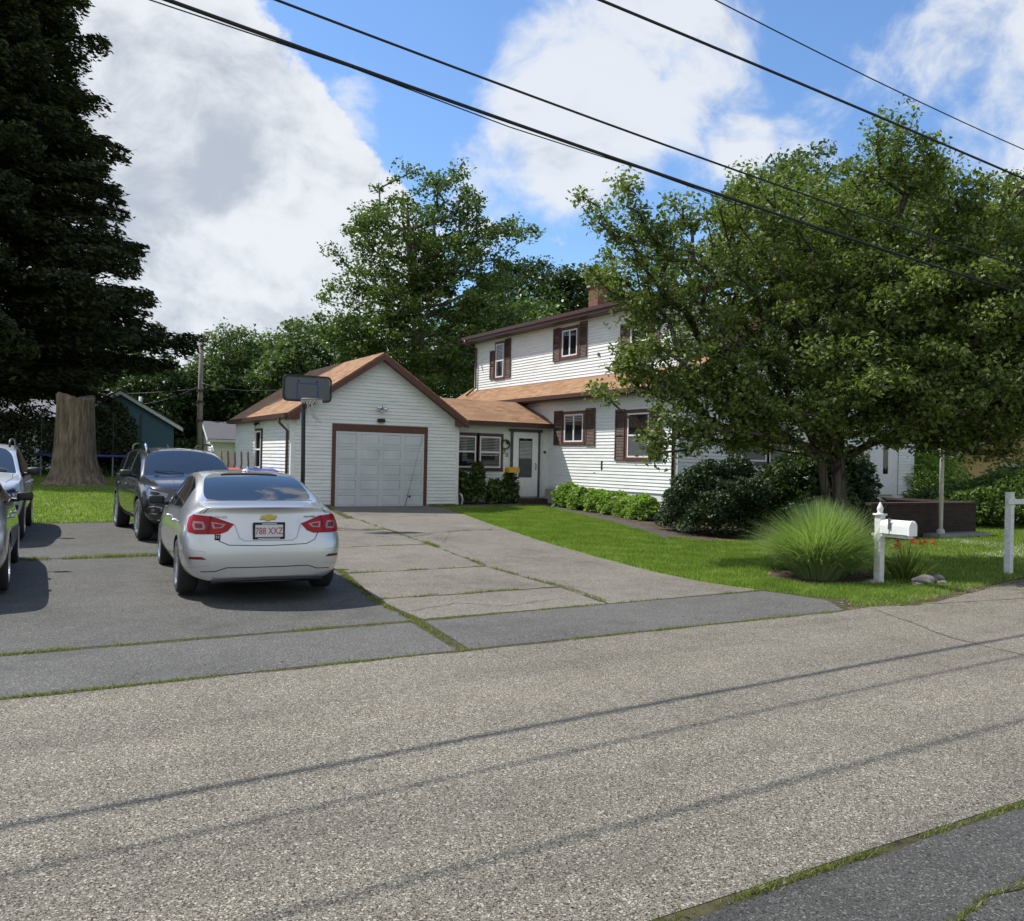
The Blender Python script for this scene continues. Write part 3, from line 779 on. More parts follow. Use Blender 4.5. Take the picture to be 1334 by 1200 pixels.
def shutter(parent, pl, s0, s1, z0, z1):
    mb = MB(); r = 0.045
    pl.box(mb, s0, s0 + r, z0, z1, 0.016, 0.055); pl.box(mb, s1 - r, s1, z0, z1, 0.016, 0.055)
    zm = (z0 + z1) / 2
    for (a, b) in ((z0, z0 + r), (zm - r / 2, zm + r / 2), (z1 - r, z1)): pl.box(mb, s0 + r, s1 - r, a, b, 0.016, 0.054)
    z = z0 + r
    while z < z1 - r - 0.03:
        if abs(z + .02 - zm) > 0.05:
            mb.add([pl.p(s0 + r, z, 0.046), pl.p(s1 - r, z, 0.046), pl.p(s1 - r, z + 0.04, 0.022), pl.p(s0 + r, z + 0.04, 0.022)], [(0, 1, 2, 3)])
            mb.add([pl.p(s0 + r, z, 0.046), pl.p(s1 - r, z, 0.046), pl.p(s1 - r, z, 0.02), pl.p(s0 + r, z, 0.02)], [(0, 1, 2, 3)])
        z += 0.045
    pl.box(mb, s0 + r, s1 - r, z0 + r, z1 - r, 0.0165, 0.019)
    return mb.build('shutter', 'shutter', parent)

def slab(parent, name, a, b, c, d, th, mat):
    """roof slab with corners a b c d (top side) and thickness th"""
    n = (Vector(b) - Vector(a)).cross(Vector(d) - Vector(a)).normalized()
    if n.z < 0: n = -n
    mb = MB(); mb.prism([a, b, c, d], -n * th); return mb.build(name, mat, parent)

def beam(mb, a, b, drop, out, depth):
    """fascia board: from a to b, hanging `drop` below, thickness along vector out*depth"""
    a = Vector(a); b = Vector(b); o_ = Vector(out) * depth
    mb.add([a, b, b - Vector((0, 0, drop)), a - Vector((0, 0, drop)), a + o_, b + o_, b + o_ - Vector((0, 0, drop)), a + o_ - Vector((0, 0, drop))],
           [(0, 1, 2, 3), (7, 6, 5, 4), (0, 4, 5, 1), (3, 2, 6, 7), (0, 3, 7, 4), (1, 5, 6, 2)])

# ---- garage
G0, G1, GV, GB = 6.95, 12.1, 23.6, 30.1
garage = empty('garage', (9.5, 26.8, 0.2), 'white single garage with brown shingled gable roof and closed white door', 'garage')
GF = Plane('front', GV); GL = Plane('side', G0)
GE, GP, GC = 2.86, 4.58, 9.525      # eave height at the wall, peak, centre
slope = (GP - GE) / (GC - G0)
core = MB()
core.prism([(G0 + .012, GV + .012, 0.15), (G1 - .01, GV + .012, 0.15), (G1 - .01, GV + .012, GE), (GC, GV + .012, GP - .01), (G0 + .012, GV + .012, GE)], (0, GB - GV - .02, 0))
core.build('wall', 'siding', garage)
DO = (8.10, 11.05, 0.2, 2.5)
siding(garage, GF, 0.32, GP - 0.03, lambda z: (G0 + .09 if z < GE else GC - (GP - z) / slope, G1 - .09 if z < GE else GC + (GP - z) / slope), [DO], name='siding')
siding(garage, GL, 0.32, GE, lambda z: (GV + .09, GB - .02), [(26.55, 27.5, 1.2, 2.6)], name='siding')
cb = MB()
cb.box(G0 - .012, G0 + .09, GV - .022, GV + .01, 0.3, GE + .02); cb.box(G1 - .09, G1 + .012, GV - .022, GV + .01, 0.3, GE + .02)
cb.box(G0 - .022, G0 - .0, GV - .0225, GV + .09, 0.3, GE); explode(cb.build('corner_board', 'white', garage))
fd = MB(); fd.box(G0 - .005, DO[0] - .1, GV - .006, GV + .01, 0.1, 0.32); fd.box(DO[1] + .1, G1 + .005, GV - .006, GV + .01, 0.1, 0.32)
fd.box(G0 - .006, G0 + .01, GV, GB, 0.1, 0.32); explode(fd.build('foundation', 'concrete', garage))
# roof, overhang 0.3 on the eaves and 0.28 on the rakes
ov = 0.20; zt = 0.10
ze = GE - slope * ov + zt + 0.02; zp = GP + zt + 0.03
y0, y1 = GV - 0.27, GB + 0.15
slab(garage, 'roof', (G0 - ov, y0, ze), (G0 - ov, y1, ze), (GC, y1, zp), (GC, y0, zp), 0.05, 'roof_y')
slab(garage, 'roof', (G1 + ov, y0, ze), (G1 + ov, y1, ze), (GC, y1, zp), (GC, y0, zp), 0.05, 'roof_y')
rk = MB()
for sx in (-1, 1):
    e = (GC + sx * (GC - G0 + ov), y0, ze - .052); p = (GC, y0, zp - .052)
    beam(rk, e, p, 0.17, (0, -1, 0), 0.03)
    beam(rk, (e[0], y0 + .24, e[2] - .0), (p[0], y0 + .24, p[2]), 0.15, (0, -1, 0), 0.02)
    # soffit under the rake
    rk.add([(e[0], y0, e[2] - .14), (p[0], y0, p[2] - .14), (p[0], GV - .02, p[2] - .14), (e[0], GV - .02, e[2] - .14)], [(0, 1, 2, 3)])
    # boxed eave return
    rk.prism([(e[0], y0 - .002, e[2] + .0), (e[0] - sx * .34, y0 - .002, e[2] + .13), (e[0] - sx * .34, y0 - .002, e[2] - .13), (e[0], y0 - .002, e[2] - .13)], (0, .27, 0))
rk.build('rake_board', 'brown', garage)
gt = MB()
for sx in (-1,):
    x = G0 - ov
    gt.box(x - .09, x + .0, y0 + .02, y1, ze - .13, ze - .03)
    gt.box(x, G0 - .01, y0 + .02, y1, ze - .14, ze - .11)
gt.build('gutter', 'fascia', garage)
dp = MB(); dp.tube([(G0 - ov - .05, GV + .35, ze - .12), (G0 - ov - .05, GV + .35, ze - .26), (G0 - .06, GV + .22, ze - .48), (G0 - .06, GV + .22, 0.3)], 0.04, 8)
dp.tube([(G1 + ov - .1, GV + .1, ze - .12), (G1 + ov - .1, GV + .3, ze - .3), (G1 + .1, GV + .8, ze - .4)], 0.035, 8)
explode(dp.build('downspout', 'fascia', garage, True))
# door frame and panelled door
df = MB()
df.box(DO[0] - .0, DO[0] + .11, GV - .035, GV + .01, 0.2, DO[3]); df.box(DO[1] - .11, DO[1], GV - .035, GV + .01, 0.2, DO[3])
df.box(DO[0], DO[1], GV - .036, GV + .01, DO[3] - .0, DO[3] + .11); df.box(DO[0], DO[0] + .11, GV - .036, GV + .01, DO[3] - .11, DO[3])
df.box(DO[0] + .11, DO[1] - .11, GV - .034, GV + .01, DO[3] - .10, DO[3])
df.box(DO[1] - .11, DO[1] - .105, GV - .034, GV + .01, 0.2, DO[3])
df.build('door_frame', 'brown', garage)
dm = MB(); a, b, h0, h1 = DO[0] + .11, DO[1] - .11, 0.215, DO[3] - .10
ns = 5; ph = (h1 - h0) / ns; pw = (b - a) / 4
dm.box(a, b, GV - .008, GV + .005, h0, h1)
for r in range(ns):
    for c in range(4):
        x0, x1, zz0, zz1 = a + c * pw, a + (c + 1) * pw, h0 + r * ph, h0 + (r + 1) * ph
        m_ = .065; mz = 0.07
        # raised stiles around each sunk panel
        dm.box(x0, x1, GV - .030, GV - .008, zz0 + .004, zz0 + mz); dm.box(x0, x1, GV - .030, GV - .008, zz1 - mz, zz1 - .004)
        dm.box(x0, x0 + m_, GV - .0299, GV - .008, zz0 + mz, zz1 - mz); dm.box(x1 - m_, x1, GV - .0299, GV - .008, zz0 + mz, zz1 - mz)
        i = .035
        dm.add([(x0 + m_, GV - .0095, zz0 + mz), (x1 - m_, GV - .0095, zz0 + mz), (x1 - m_, GV - .0095, zz1 - mz), (x0 + m_, GV - .0095, zz1 - mz),
                (x0 + m_ + i, GV - .024, zz0 + mz + i), (x1 - m_ - i, GV - .024, zz0 + mz + i), (x1 - m_ - i, GV - .024, zz1 - mz - i), (x0 + m_ + i, GV - .024, zz1 - mz - i)],
               [(0, 1, 5, 4), (1, 2, 6, 5), (2, 3, 7, 6), (3, 0, 4, 7), (4, 5, 6, 7)])
gd = dm.build('garage_door', 'doorwhite', garage)
hd = MB(); hd.box(a, b, GV - .028, GV - .0, h0 - .025, h0 + .012); hd.build('bottom_seal', 'blackplastic', gd)
fl = MB()
fl.lathe([(0.0, 0), (0.055, 0), (0.055, .03), (0, .03)], (9.55, GV - .02, 3.12), (0, -1, 0), 16)
for sx in (-1, 1): fl.lathe([(0.02, 0), (0.03, .05), (0.055, .14), (0.05, .145), (0, .13)], (9.55 + sx * .03, GV - .06, 3.11), (sx * .8, -.8, -.25), 14)
fl.lathe([(0, 0), (.03, .0), (.035, .06), (0, .07)], (9.55, GV - .06, 3.04), (0, -.6, -.8), 12)
fl.build('floodlight', 'chrome', garage, True)
cm_ = MB(); cm_.box(9.44, 9.66, GV - .09, GV - .016, 2.70, 2.80); cm_.box(9.47, 9.63, GV - .11, GV - .09, 2.69, 2.76); cm_.build('wall_lamp', 'blackplastic', garage, bevel=.008)
window(garage, GL, 26.68, 27.35, 1.28, 2.42, 'hung', 'fascia', 0.07, label='tall narrow side window of the garage')
wl = MB(); wl.box(G0 - .12, G0 - .01, 26.95, 27.1, 2.62, 2.68); wl.lathe([(.02, 0), (.06, .05), (.05, .1), (0, .1)], (G0 - .12, 27.02, 2.68), (0, 0, -1), 12); wl.build('side_lamp', 'blackplastic', garage)

# ---- the house with its breezeway
UH, VH = 16.1, 18.2
house = empty('house', (21.0, 25.0, 0.2), 'white clapboard two storey house with brown trim and breezeway behind the big leafy tree', 'house')
HL = Plane('side', UH); HF = Plane('front', VH); HU = Plane('side', 16.75); BF = Plane('front', 24.7)
w = MB(); w.box(UH + .012, 26.5, VH + .012, 31.5, 0.6, 3.75); w.box(16.762, 25.8, VH + .8, 31.3, 3.7, 6.45)
w.prism([(UH + .02, VH + .012, 3.74), (26.5, VH + .012, 3.74), (21.3, VH + .012, 6.7)], (0, 12.9, 0))
w.box(12.11, UH + .01, 24.712, 27.6, 0.3, 2.9)
w.build('wall', 'siding', house)
f = MB(); f.box(UH + .03, 26.47, VH + .03, 31.4, 0.0, 0.82); f.box(12.11, UH, 24.73, 27.5, 0.1, 0.45); explode(f.build('foundation', 'concrete', house))
L1 = (22.30, 23.92, 2.22, 3.38); L2 = (19.15, 20.65, 1.70, 3.30)
siding(house, HL, 0.82, 3.72, lambda z: (VH + .10, 24.72), [(22.55, 23.85, 2.2, 3.3), (19.3, 20.5, 1.75, 3.2)], name='siding')
siding(house, HL, 0.82, 3.72, lambda z: (27.6, 31.5), [], name='siding')
siding(house, HU, 4.40, 6.42, lambda z: (VH + .85, 31.2), [(28.9, 29.65, 4.85, 6.2), (23.95, 25.0, 5.25, 6.2), (20.3, 21.2, 4.8, 6.0)], name='siding')
siding(house, HF, 0.82, 6.6, lambda z: (UH + .1, 26.4) if z < 3.75 else (UH + .1 + (z - 3.75) * 1.75, 26.4 - (z - 3.75) * 1.75), [(18.3, 20.7, 1.7, 3.1), (24.1, 25.7, 0.8, 2.95)], name='siding')
siding(house, BF, 0.50, 2.80, lambda z: (12.11, UH - .02), [(12.3, 14.3, 1.3, 2.6), (14.5, 15.85, 0.4, 2.7)], name='siding')
cb = MB()
cb.box(UH - .022, UH + .1, VH - .022, VH + .1, 0.8, 3.72); cb.box(26.4, 26.52, VH - .024, VH + .1, 0.8, 3.72)
cb.box(16.73, 16.85, 31.2, 31.32, 4.2, 6.45); cb.box(UH - .15, UH - .0, 24.675, 24.73, 0.5, 2.8)
explode(cb.build('corner_board', 'white', house))
# lower roof skirt on the driveway side, running the length of the house
slab(house, 'roof', (15.72, VH - .25, 3.86), (15.72, 32.0, 3.86), (16.9, 32.0, 4.58), (16.9, VH - .25, 4.58), 0.05, 'roof_y')
slab(house, 'roof', (16.9, VH - .25, 4.58), (16.9, VH + .85, 4.58), (21.3, VH + .85, 7.1), (21.3, VH - .25, 7.1), 0.05, 'roof_y')
slab(house, 'roof', (26.95, VH - .25, 3.84), (26.95, 32, 3.84), (21.3, 32, 7.1), (21.3, VH - .25, 7.1), 0.05, 'roof_y')
slab(house, 'roof', (16.75, 31.25, 4.5), (16.75, 32.0, 4.5), (21.3, 32.0, 7.1), (21.3, 31.25, 7.1), 0.05, 'roof_y')
slab(house, 'roof', (16.40, VH + .6, 6.66), (16.40, 31.75, 6.66), (21.3, 31.75, 7.75), (21.3, VH + .6, 7.75), 0.05, 'roof_y')
gt = MB()
gt.box(15.60, 15.72, VH - .2, 30.2, 3.72, 3.84); gt.box(15.72, UH - .02, VH - .2, 31.9, 3.68, 3.72)
gt.box(16.28, 16.40, VH + .6, 31.75, 6.54, 6.66); gt.box(16.41, 16.74, VH + .62, 31.73, 6.42, 6.60); gt.box(16.32, 16.42, VH + .62, 31.74, 6.43, 6.54)
explode(gt.build('gutter', 'fascia', house))
rb = MB()
beam(rb, (15.55, VH - .25, 3.80), (21.3, VH - .25, 7.05), .18, (0, -1, 0), .03); beam(rb, (26.95, VH - .25, 3.80), (21.3, VH - .25, 7.05), .18, (0, -1, 0), .03)
beam(rb, (15.6, 32.0, 3.80), (21.3, 32.0, 7.05), .16, (0, 1, 0), .03)
beam(rb, (16.2, 31.75, 6.63), (21.3, 31.75, 7.7), .16, (0, 1, 0), .03)
explode(rb.build('rake_board', 'fascia', house))
dp = MB()
dp.tube([(16.25, 31.35, 6.52), (16.25, 31.3, 6.38), (16.66, 31.12, 6.2), (16.68, 31.12, 4.62), (16.2, 31.0, 4.25)], 0.04, 8)
dp.tube([(15.56, VH + .15, 3.7), (15.56, VH + .15, 3.5), (UH - .06, VH + .12, 3.3), (UH - .06, VH + .12, 0.4)], 0.045, 8)
explode(dp.build('downspout', 'fascia', house, True))
# windows on the driveway side
window(house, HL, 22.66, 23.72, 2.32, 3.22, 'slider', 'brown', 0.10, blind=0.25, label='sliding window between two shutters on the ground floor')
shutter(house, HL, 23.84, 24.34, 2.22, 3.36); shutter(house, HL, 22.02, 22.52, 2.20, 3.38)
window(house, HL, 19.40, 20.38, 1.84, 3.14, 'hung', 'brown', 0.11, label='tall window with half screen beside the house corner', screen=True)
shutter(house, HL, 20.52, 20.98, 1.74, 3.28); shutter(house, HL, 18.84, 19.26, 1.76, 3.30)
window(house, HU, 28.95, 29.55, 4.90, 6.20, 'hung', 'brown', 0.09, blind=0.5, label='narrow upstairs window farthest from the street')
shutter(house, HU, 29.68, 30.02, 4.86, 5.98); shutter(house, HU, 28.42, 28.84, 4.84, 6.34)
window(house, HU, 24.02, 24.92, 5.28, 6.18, 'slider', 'brown', 0.11, label='middle upstairs sliding window')
shutter(house, HU, 25.06, 25.48, 5.16, 6.32); shutter(house, HU, 23.46, 23.88, 5.18, 6.36)
window(house, HU, 20.35, 21.15, 4.85, 5.95, 'hung', 'brown', 0.09, label='upstairs window half hidden by the tree')
shutter(house, HU, 21.28, 21.66, 4.80, 6.0); shutter(house, HU, 19.8, 20.2, 4.80, 6.0)
# street side: picture window, door
window(house, HF, 18.45, 19.5, 1.80, 3.0, 'hung', 'fascia', 0.12, sill=True); window(house, HF, 19.62, 20.5, 1.80, 3.0, 'plain', 'fascia', 0.08)
window(house, HF, 21.9, 22.6, 4.4, 5.5, 'hung', 'fascia', 0.08)
dr = MB(); dr.box(24.3, 25.35, VH - .05, VH, 0.82, 2.9); dr.box(24.2, 24.3, VH - .06, VH, 0.82, 3.0); dr.box(25.35, 25.45, VH - .06, VH, 0.82, 3.0)
ed = dr.build('front_door', 'white', house); pn = MB(); pn.box(24.85, 25.1, VH - .056, VH - .05, 1.5, 2.7); pn.build('pane', 'winglass', ed)
# breezeway
window(house, BF, 12.35, 13.28, 1.42, 2.44, 'hung', 'fascia', 0.10, blind=0.5, label='left breezeway window partly hidden by the garage corner')
window(house, BF, 13.42, 14.20, 1.42, 2.44, 'hung', 'fascia', 0.10, blind=0.6, label='right breezeway window beside the house number')
dr = MB(); dr.box(14.68, 15.66, 24.665, 24.70, 0.48, 2.62); sd = dr.build('storm_door', 'plastic_white', house, bevel=.006)
pn = MB(); pn.box(14.90, 15.42, 24.658, 24.666, 1.12, 2.42); pn.build('pane', 'winglass', sd)
bl = MB()
for k in range(13): bl.box(14.92, 15.40, 24.653, 24.657, 1.76 + k * .045, 1.79 + k * .045)
bl.build('blind', 'blind', sd)
bl = MB(); bl.box(14.92, 15.40, 24.652, 24.657, 1.13, 1.74); bl.build('insect_screen', 'screen', sd)
hn = MB(); hn.tube([(15.56, 24.66, 1.38), (15.56, 24.62, 1.42), (15.56, 24.62, 1.56), (15.56, 24.66, 1.60)], 0.012, 6); hn.build('handle', 'blackplastic', sd)
fr = MB(); fr.box(14.60, 14.68, 24.655, 24.70, 0.46, 2.68); fr.box(15.66, 15.74, 24.655, 24.70, 0.46, 2.68); fr.box(14.52, 15.82, 24.65, 24.70, 2.64, 2.72); fr.build('door_frame', 'screen', house)
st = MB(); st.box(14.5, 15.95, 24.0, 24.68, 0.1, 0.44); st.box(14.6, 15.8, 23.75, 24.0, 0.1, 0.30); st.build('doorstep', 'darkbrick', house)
slab(house, 'roof', (12.1, 24.40, 2.93), (16.30, 24.40, 2.93), (15.62, 26.1, 3.72), (11.4, 26.1, 3.72), 0.05, 'roof_x')
slab(house, 'roof', (12.1, 27.8, 2.93), (UH, 27.8, 2.93), (UH, 26.1, 3.72), (11.4, 26.1, 3.72), 0.05, 'roof_x')
rb = MB(); rb.box(12.1, 16.32, 24.36, 24.40, 2.78, 2.93); rb.box(12.1, UH, 24.4, 24.69, 2.78, 2.80)
beam(rb, (16.34, 24.40, 2.92), (15.66, 26.1, 3.72), .14, (1, 0, 0), .03)
explode(rb.build('fascia_board', 'fascia', house))
dp = MB(); dp.tube([(12.25, 24.34, 2.8), (12.25, 24.4, 2.6), (12.2, 24.62, 2.45), (12.2, 24.64, 0.4)], 0.035, 8); dp.build('downspout', 'fascia', house)
m90 = Matrix.Rotation(PI / 2, 4, 'X')
OFFH = OFF[house]
for ch, x, z in (('7', 14.35, 1.95), ('0', 14.45, 1.85)):
    text_mesh(ch, 0.20, 'house_number', 'blackplastic', house, Matrix.Translation(Vector((x, 24.675, z)) - OFFH) @ m90, 0.004)
tl = MB(); tl.lathe([(0, 0), (.04, 0), (.05, .04), (.02, .12), (0, .12)], (14.42, 24.60, 2.32), (0, 0, -1), 12); tl.build('door_lamp', 'blackplastic', house)
tl = MB(); tl.lathe([(0, 0), (.04, 0), (.04, .05), (0, .06)], (15.92, 24.68, 1.98), (0, -1, 0), 12); tl.build('doorbell', 'blackplastic', house)
tl = MB(); tl.lathe([(0, 0), (.05, 0), (.06, .06), (0, .07)], (UH + .66, 22.8, 5.18), (-1, 0, 0), 12); tl.build('exhaust_vent', 'screen', house)
tl = MB(); tl.box(UH - .03, UH - .016, 21.62, 21.68, 1.45, 1.72); tl.box(UH - .032, UH - .016, 22.0, 22.06, 1.35, 1.36); explode(tl.build('siding_vent', 'blackplastic', house))
ch = MB(); ch.box(19.27, 19.78, 26.4, 27.0, 7.0, 8.32); chm = ch.build('chimney', 'brick', house)
c2 = MB(); c2.box(19.21, 19.84, 26.34, 27.06, 8.32, 8.40); c2.lathe([(.2, 0), (.2, .12), (.24, .14), (.1, .26), (0, .27)], (19.52, 26.7, 8.40), n=16); c2.build('cap', 'concrete', chm)
cw_ = MB()
for k in range(26):
    a_ = k / 26 * 2 * PI
    cw_.tube([(14.36 + .13 * math.cos(a_), 24.64, 2.2 + .13 * math.sin(a_)), (14.36 + .17 * math.cos(a_ + .5), 24.6, 2.2 + .17 * math.sin(a_ + .5))], .012, 5)
tag(rebase(cw_.build('door_wreath', 'lv_mid'), (14.36, 24.64, 2.2)), 'small round wreath hanging above the house number', 'wreath')
# bulkhead box beside the doorstep
bk = MB(); bk.box(16.0 - .35, 16.08, 23.4, 24.2, 0.15, 0.78); tag(rebase(bk.build('utility_box', 'concrete', bevel=.02), (15.9, 23.8, .2)), 'grey low box against the house wall beside the breezeway step', 'box')

# ---- brick porch with pole
porch = empty('brick_porch', (19.3, 14.5, 0.1), 'dark brick raised porch in front of the street side of the house', 'porch')
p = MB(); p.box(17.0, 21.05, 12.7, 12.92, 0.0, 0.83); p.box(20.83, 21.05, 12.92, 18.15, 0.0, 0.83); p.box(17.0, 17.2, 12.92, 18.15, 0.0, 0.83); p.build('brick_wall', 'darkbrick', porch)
p = MB(); p.box(17.2, 20.83, 12.92, 18.15, 0.0, 0.6); p.build('deck', 'concrete', porch)
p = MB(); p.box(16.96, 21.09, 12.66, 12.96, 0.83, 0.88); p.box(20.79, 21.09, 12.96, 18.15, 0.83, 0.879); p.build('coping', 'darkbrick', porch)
p = MB(); p.box(18.9, 20.9, 12.25, 12.68, 0.05, 0.16); p.build('step', 'concrete', porch)
p = MB(); p.tube([(19.22, 12.45, 0.16), (19.22, 12.45, 5.2)], 0.048, 14); p.lathe([(.09, 0), (.09, .08), (.06, .1), (.06, .12)], (19.22, 12.45, .16), n=14); p.lathe([(.0, 0), (.06, 0), (.06, .05), (0, .06)], (19.22, 12.45, 5.2), n=12)
pole = tag(rebase(p.build('white_pole', 'oldwhite', None, True), (19.22, 12.45, .16)), 'slim white round pole standing on the step of the brick porch', 'pole')

# ---- neighbours' houses
def small_house(name, loc, w, d, h, rise, wall, roof, label, rz, axis='x', wins=()):
    """gable house, ridge along local axis"""
    r = empty(name, loc, label, 'house', None, rz); OFF[r] = Vector((0, 0, 0))
    hw, hd = w / 2, d / 2; o_ = .35
    if axis == 'y':   # gable faces -y
        m_ = MB(); m_.prism([(-hw, -hd, 0), (hw, -hd, 0), (hw, -hd, h), (0, -hd, h + rise), (-hw, -hd, h)], (0, d, 0)); m_.build('wall', wall, r)
        siding(r, Plane('front', -hd), 0.2, h + rise - .1, lambda z: (-hw, hw) if z < h else (-hw * (1 - (z - h) / rise), hw * (1 - (z - h) / rise)), [], wall, course=.15)
        k = rise / hw
        for s in (-1, 1):
            slab(r, 'roof', (s * (hw + o_), -hd - .3, h - k * o_ + .06), (s * (hw + o_), hd + .3, h - k * o_ + .06), (0, hd + .3, h + rise + .06), (0, -hd - .3, h + rise + .06), .08, roof)
            b_ = MB(); beam(b_, (s * (hw + o_), -hd - .3, h - k * o_ + .0), (0, -hd - .3, h + rise + .0), .16, (0, -1, 0), .03); b_.build('rake_board', 'oldwhite', r)
    else:
        m_ = MB(); m_.prism([(-hw, -hd, 0), (-hw, hd, 0), (-hw, hd, h), (-hw, 0, h + rise), (-hw, -hd, h)], (w, 0, 0)); m_.build('wall', wall, r)
        siding(r, Plane('front', -hd), 0.2, h, lambda z: (-hw, hw), [], wall, course=.15)
        siding(r, Plane('side', -hw), 0.2, h + rise - .1, lambda z: (-hd, hd) if z < h else (-hd * (1 - (z - h) / rise), hd * (1 - (z - h) / rise)), [], wall, course=.15)
        k = rise / hd
        for s in (-1, 1):
            slab(r, 'roof', (-hw - .3, s * (hd + o_), h - k * o_ + .06), (hw + .3, s * (hd + o_), h - k * o_ + .06), (hw + .3, 0, h + rise + .06), (-hw - .3, 0, h + rise + .06), .08, roof)
            b_ = MB(); beam(b_, (-hw - .3, s * (hd + o_), h - k * o_), (-hw - .3, 0, h + rise), .16, (-1, 0, 0), .03); b_.build('rake_board', 'oldwhite', r)
        b_ = MB(); b_.box(-hw - .3, hw + .3, -hd - o_ - .03, -hd - o_, h - k * o_ - .14, h - k * o_ + .02); b_.build('fascia_board', 'oldwhite', r)
    for (pk, a, b, z0, z1) in wins:
        window(r, Plane('front', -hd) if pk == 'f' else Plane('side', -hw), a, b, z0, z1, 'hung', 'oldwhite', .08)
    return r
# ------------------------------------------------------------------ cars
# A body is a cage of cross-sections from rear (y -) to front (y +); it is subdivided, the wheel arches are cut,
# and the glass faces are split off as parts of their own.
NP = 9
def car_cage(st, bow_r, bow_f, glass):
    """st: list of stations, each a list of 9 (x, y, z) from bottom centre to top centre. glass(i, j) -> None or part name for face between station i,i+1 and rows j,j+1"""
    bm = bmesh.new(); cr = bm.edges.layers.float.new('crease_edge'); lay = bm.faces.layers.int.new('gl')
    rows = []
    for s in st:
        Rr = [bm.verts.new(p) for p in s]
        Lr = [Rr[0]] + [bm.verts.new((-p[0], p[1], p[2])) for p in s[1:-1]] + [Rr[-1]]
        rows.append((Rr, Lr))
    def fc(vs, g=0):
        f = bm.faces.new(vs); f[lay] = g; f.smooth = True; return f
    for i in range(len(st) - 1):
        for side in (0, 1):
            A, B = rows[i][side], rows[i + 1][side]
            for j in range(NP - 1):
                q = (A[j], A[j + 1], B[j + 1], B[j])
                if side: q = q[::-1]
                fc(q, glass(i, j))
    # end caps, bowed
    for (ri, bow, sgn) in ((0, bow_r, -1), (len(st) - 1, bow_f, 1)):
        Rr, Lr = rows[ri]; cols = [-0.62, 0, 0.62]
        grid = []
        for j in range(NP):
            if j == 0 or j == NP - 1: grid.append(None); continue
            x = Rr[j].co.x; line = [Lr[j]]
            for c in cols: line.append(bm.verts.new((x * c, Rr[j].co.y + sgn * bow[j] * (1 - abs(c) ** 2.2), Rr[j].co.z)))
            line.append(Rr[j]); grid.append(line)
        for j in range(1, NP - 2):
            a, b = grid[j], grid[j + 1]
            for k in range(4):
                q = (a[k], a[k + 1], b[k + 1], b[k])
                fc(q if sgn < 0 else q[::-1])
        for (jj, cv) in ((1, Rr[0]), (NP - 2, Rr[NP - 1])):
            ln = grid[jj]; top = jj != 1
            # ring of five verts to the centre vertex: make it with two quads and the middle fan
            q1 = (cv, ln[0], ln[1], ln[2]); q2 = (cv, ln[2], ln[3], ln[4])
            for q in (q1, q2):
                f = fc(q)
        
    bmesh.ops.recalc_face_normals(bm, faces=bm.faces)
    return bm, rows, cr

def make_body(spec):
    bm, rows, cr = car_cage(spec['st'], spec['bow_r'], spec['bow_f'], spec['glass'])
    for (i0, i1, j, c) in spec['crease_row']:       # creases along the length at row j
        for i in range(i0, i1):
            for side in (0, 1):
                e = bm.edges.get((rows[i][side][j], rows[i + 1][side][j]))
                if e: e[cr] = c
    for (i, j0, j1, c) in spec['crease_st']:        # creases across, at station i
        for j in range(j0, j1):
            for side in (0, 1):
                e = bm.edges.get((rows[i][side][j], rows[i][side][j + 1]))
                if e: e[cr] = c
    me = bpy.data.meshes.new('body'); bm.to_mesh(me); bm.free()
    ob = bpy.data.objects.new('body_tmp', me); COL.objects.link(ob)
    sd = ob.modifiers.new('s', 'SUBSURF'); sd.levels = 3; sd.render_levels = 3
    # cutters for the wheel arches
    cut = MB()
    for wy in spec['wheels']:
        for s in (-1, 1):
            R = spec['arch']
            cut.lathe([(0, 0), (R, 0), (R, 0.6), (0, 0.6)], (s * (spec['hw'] - 0.32), wy, spec['wr']), (s, 0, 0), 40)
    co_ = cut.build('cut_tmp', 'void'); 
    bo = ob.modifiers.new('b', 'BOOLEAN'); bo.operation = 'DIFFERENCE'; bo.object = co_; bo.solver = 'EXACT'; bo.use_self = True
    bpy.context.view_layer.update()
    dg = bpy.context.evaluated_depsgraph_get()
    em = bpy.data.meshes.new_from_object(ob.evaluated_get(dg))
    bpy.data.objects.remove(ob); bpy.data.objects.remove(co_)
    b2 = bmesh.new(); b2.from_mesh(em); bpy.data.meshes.remove(em)
    return b2

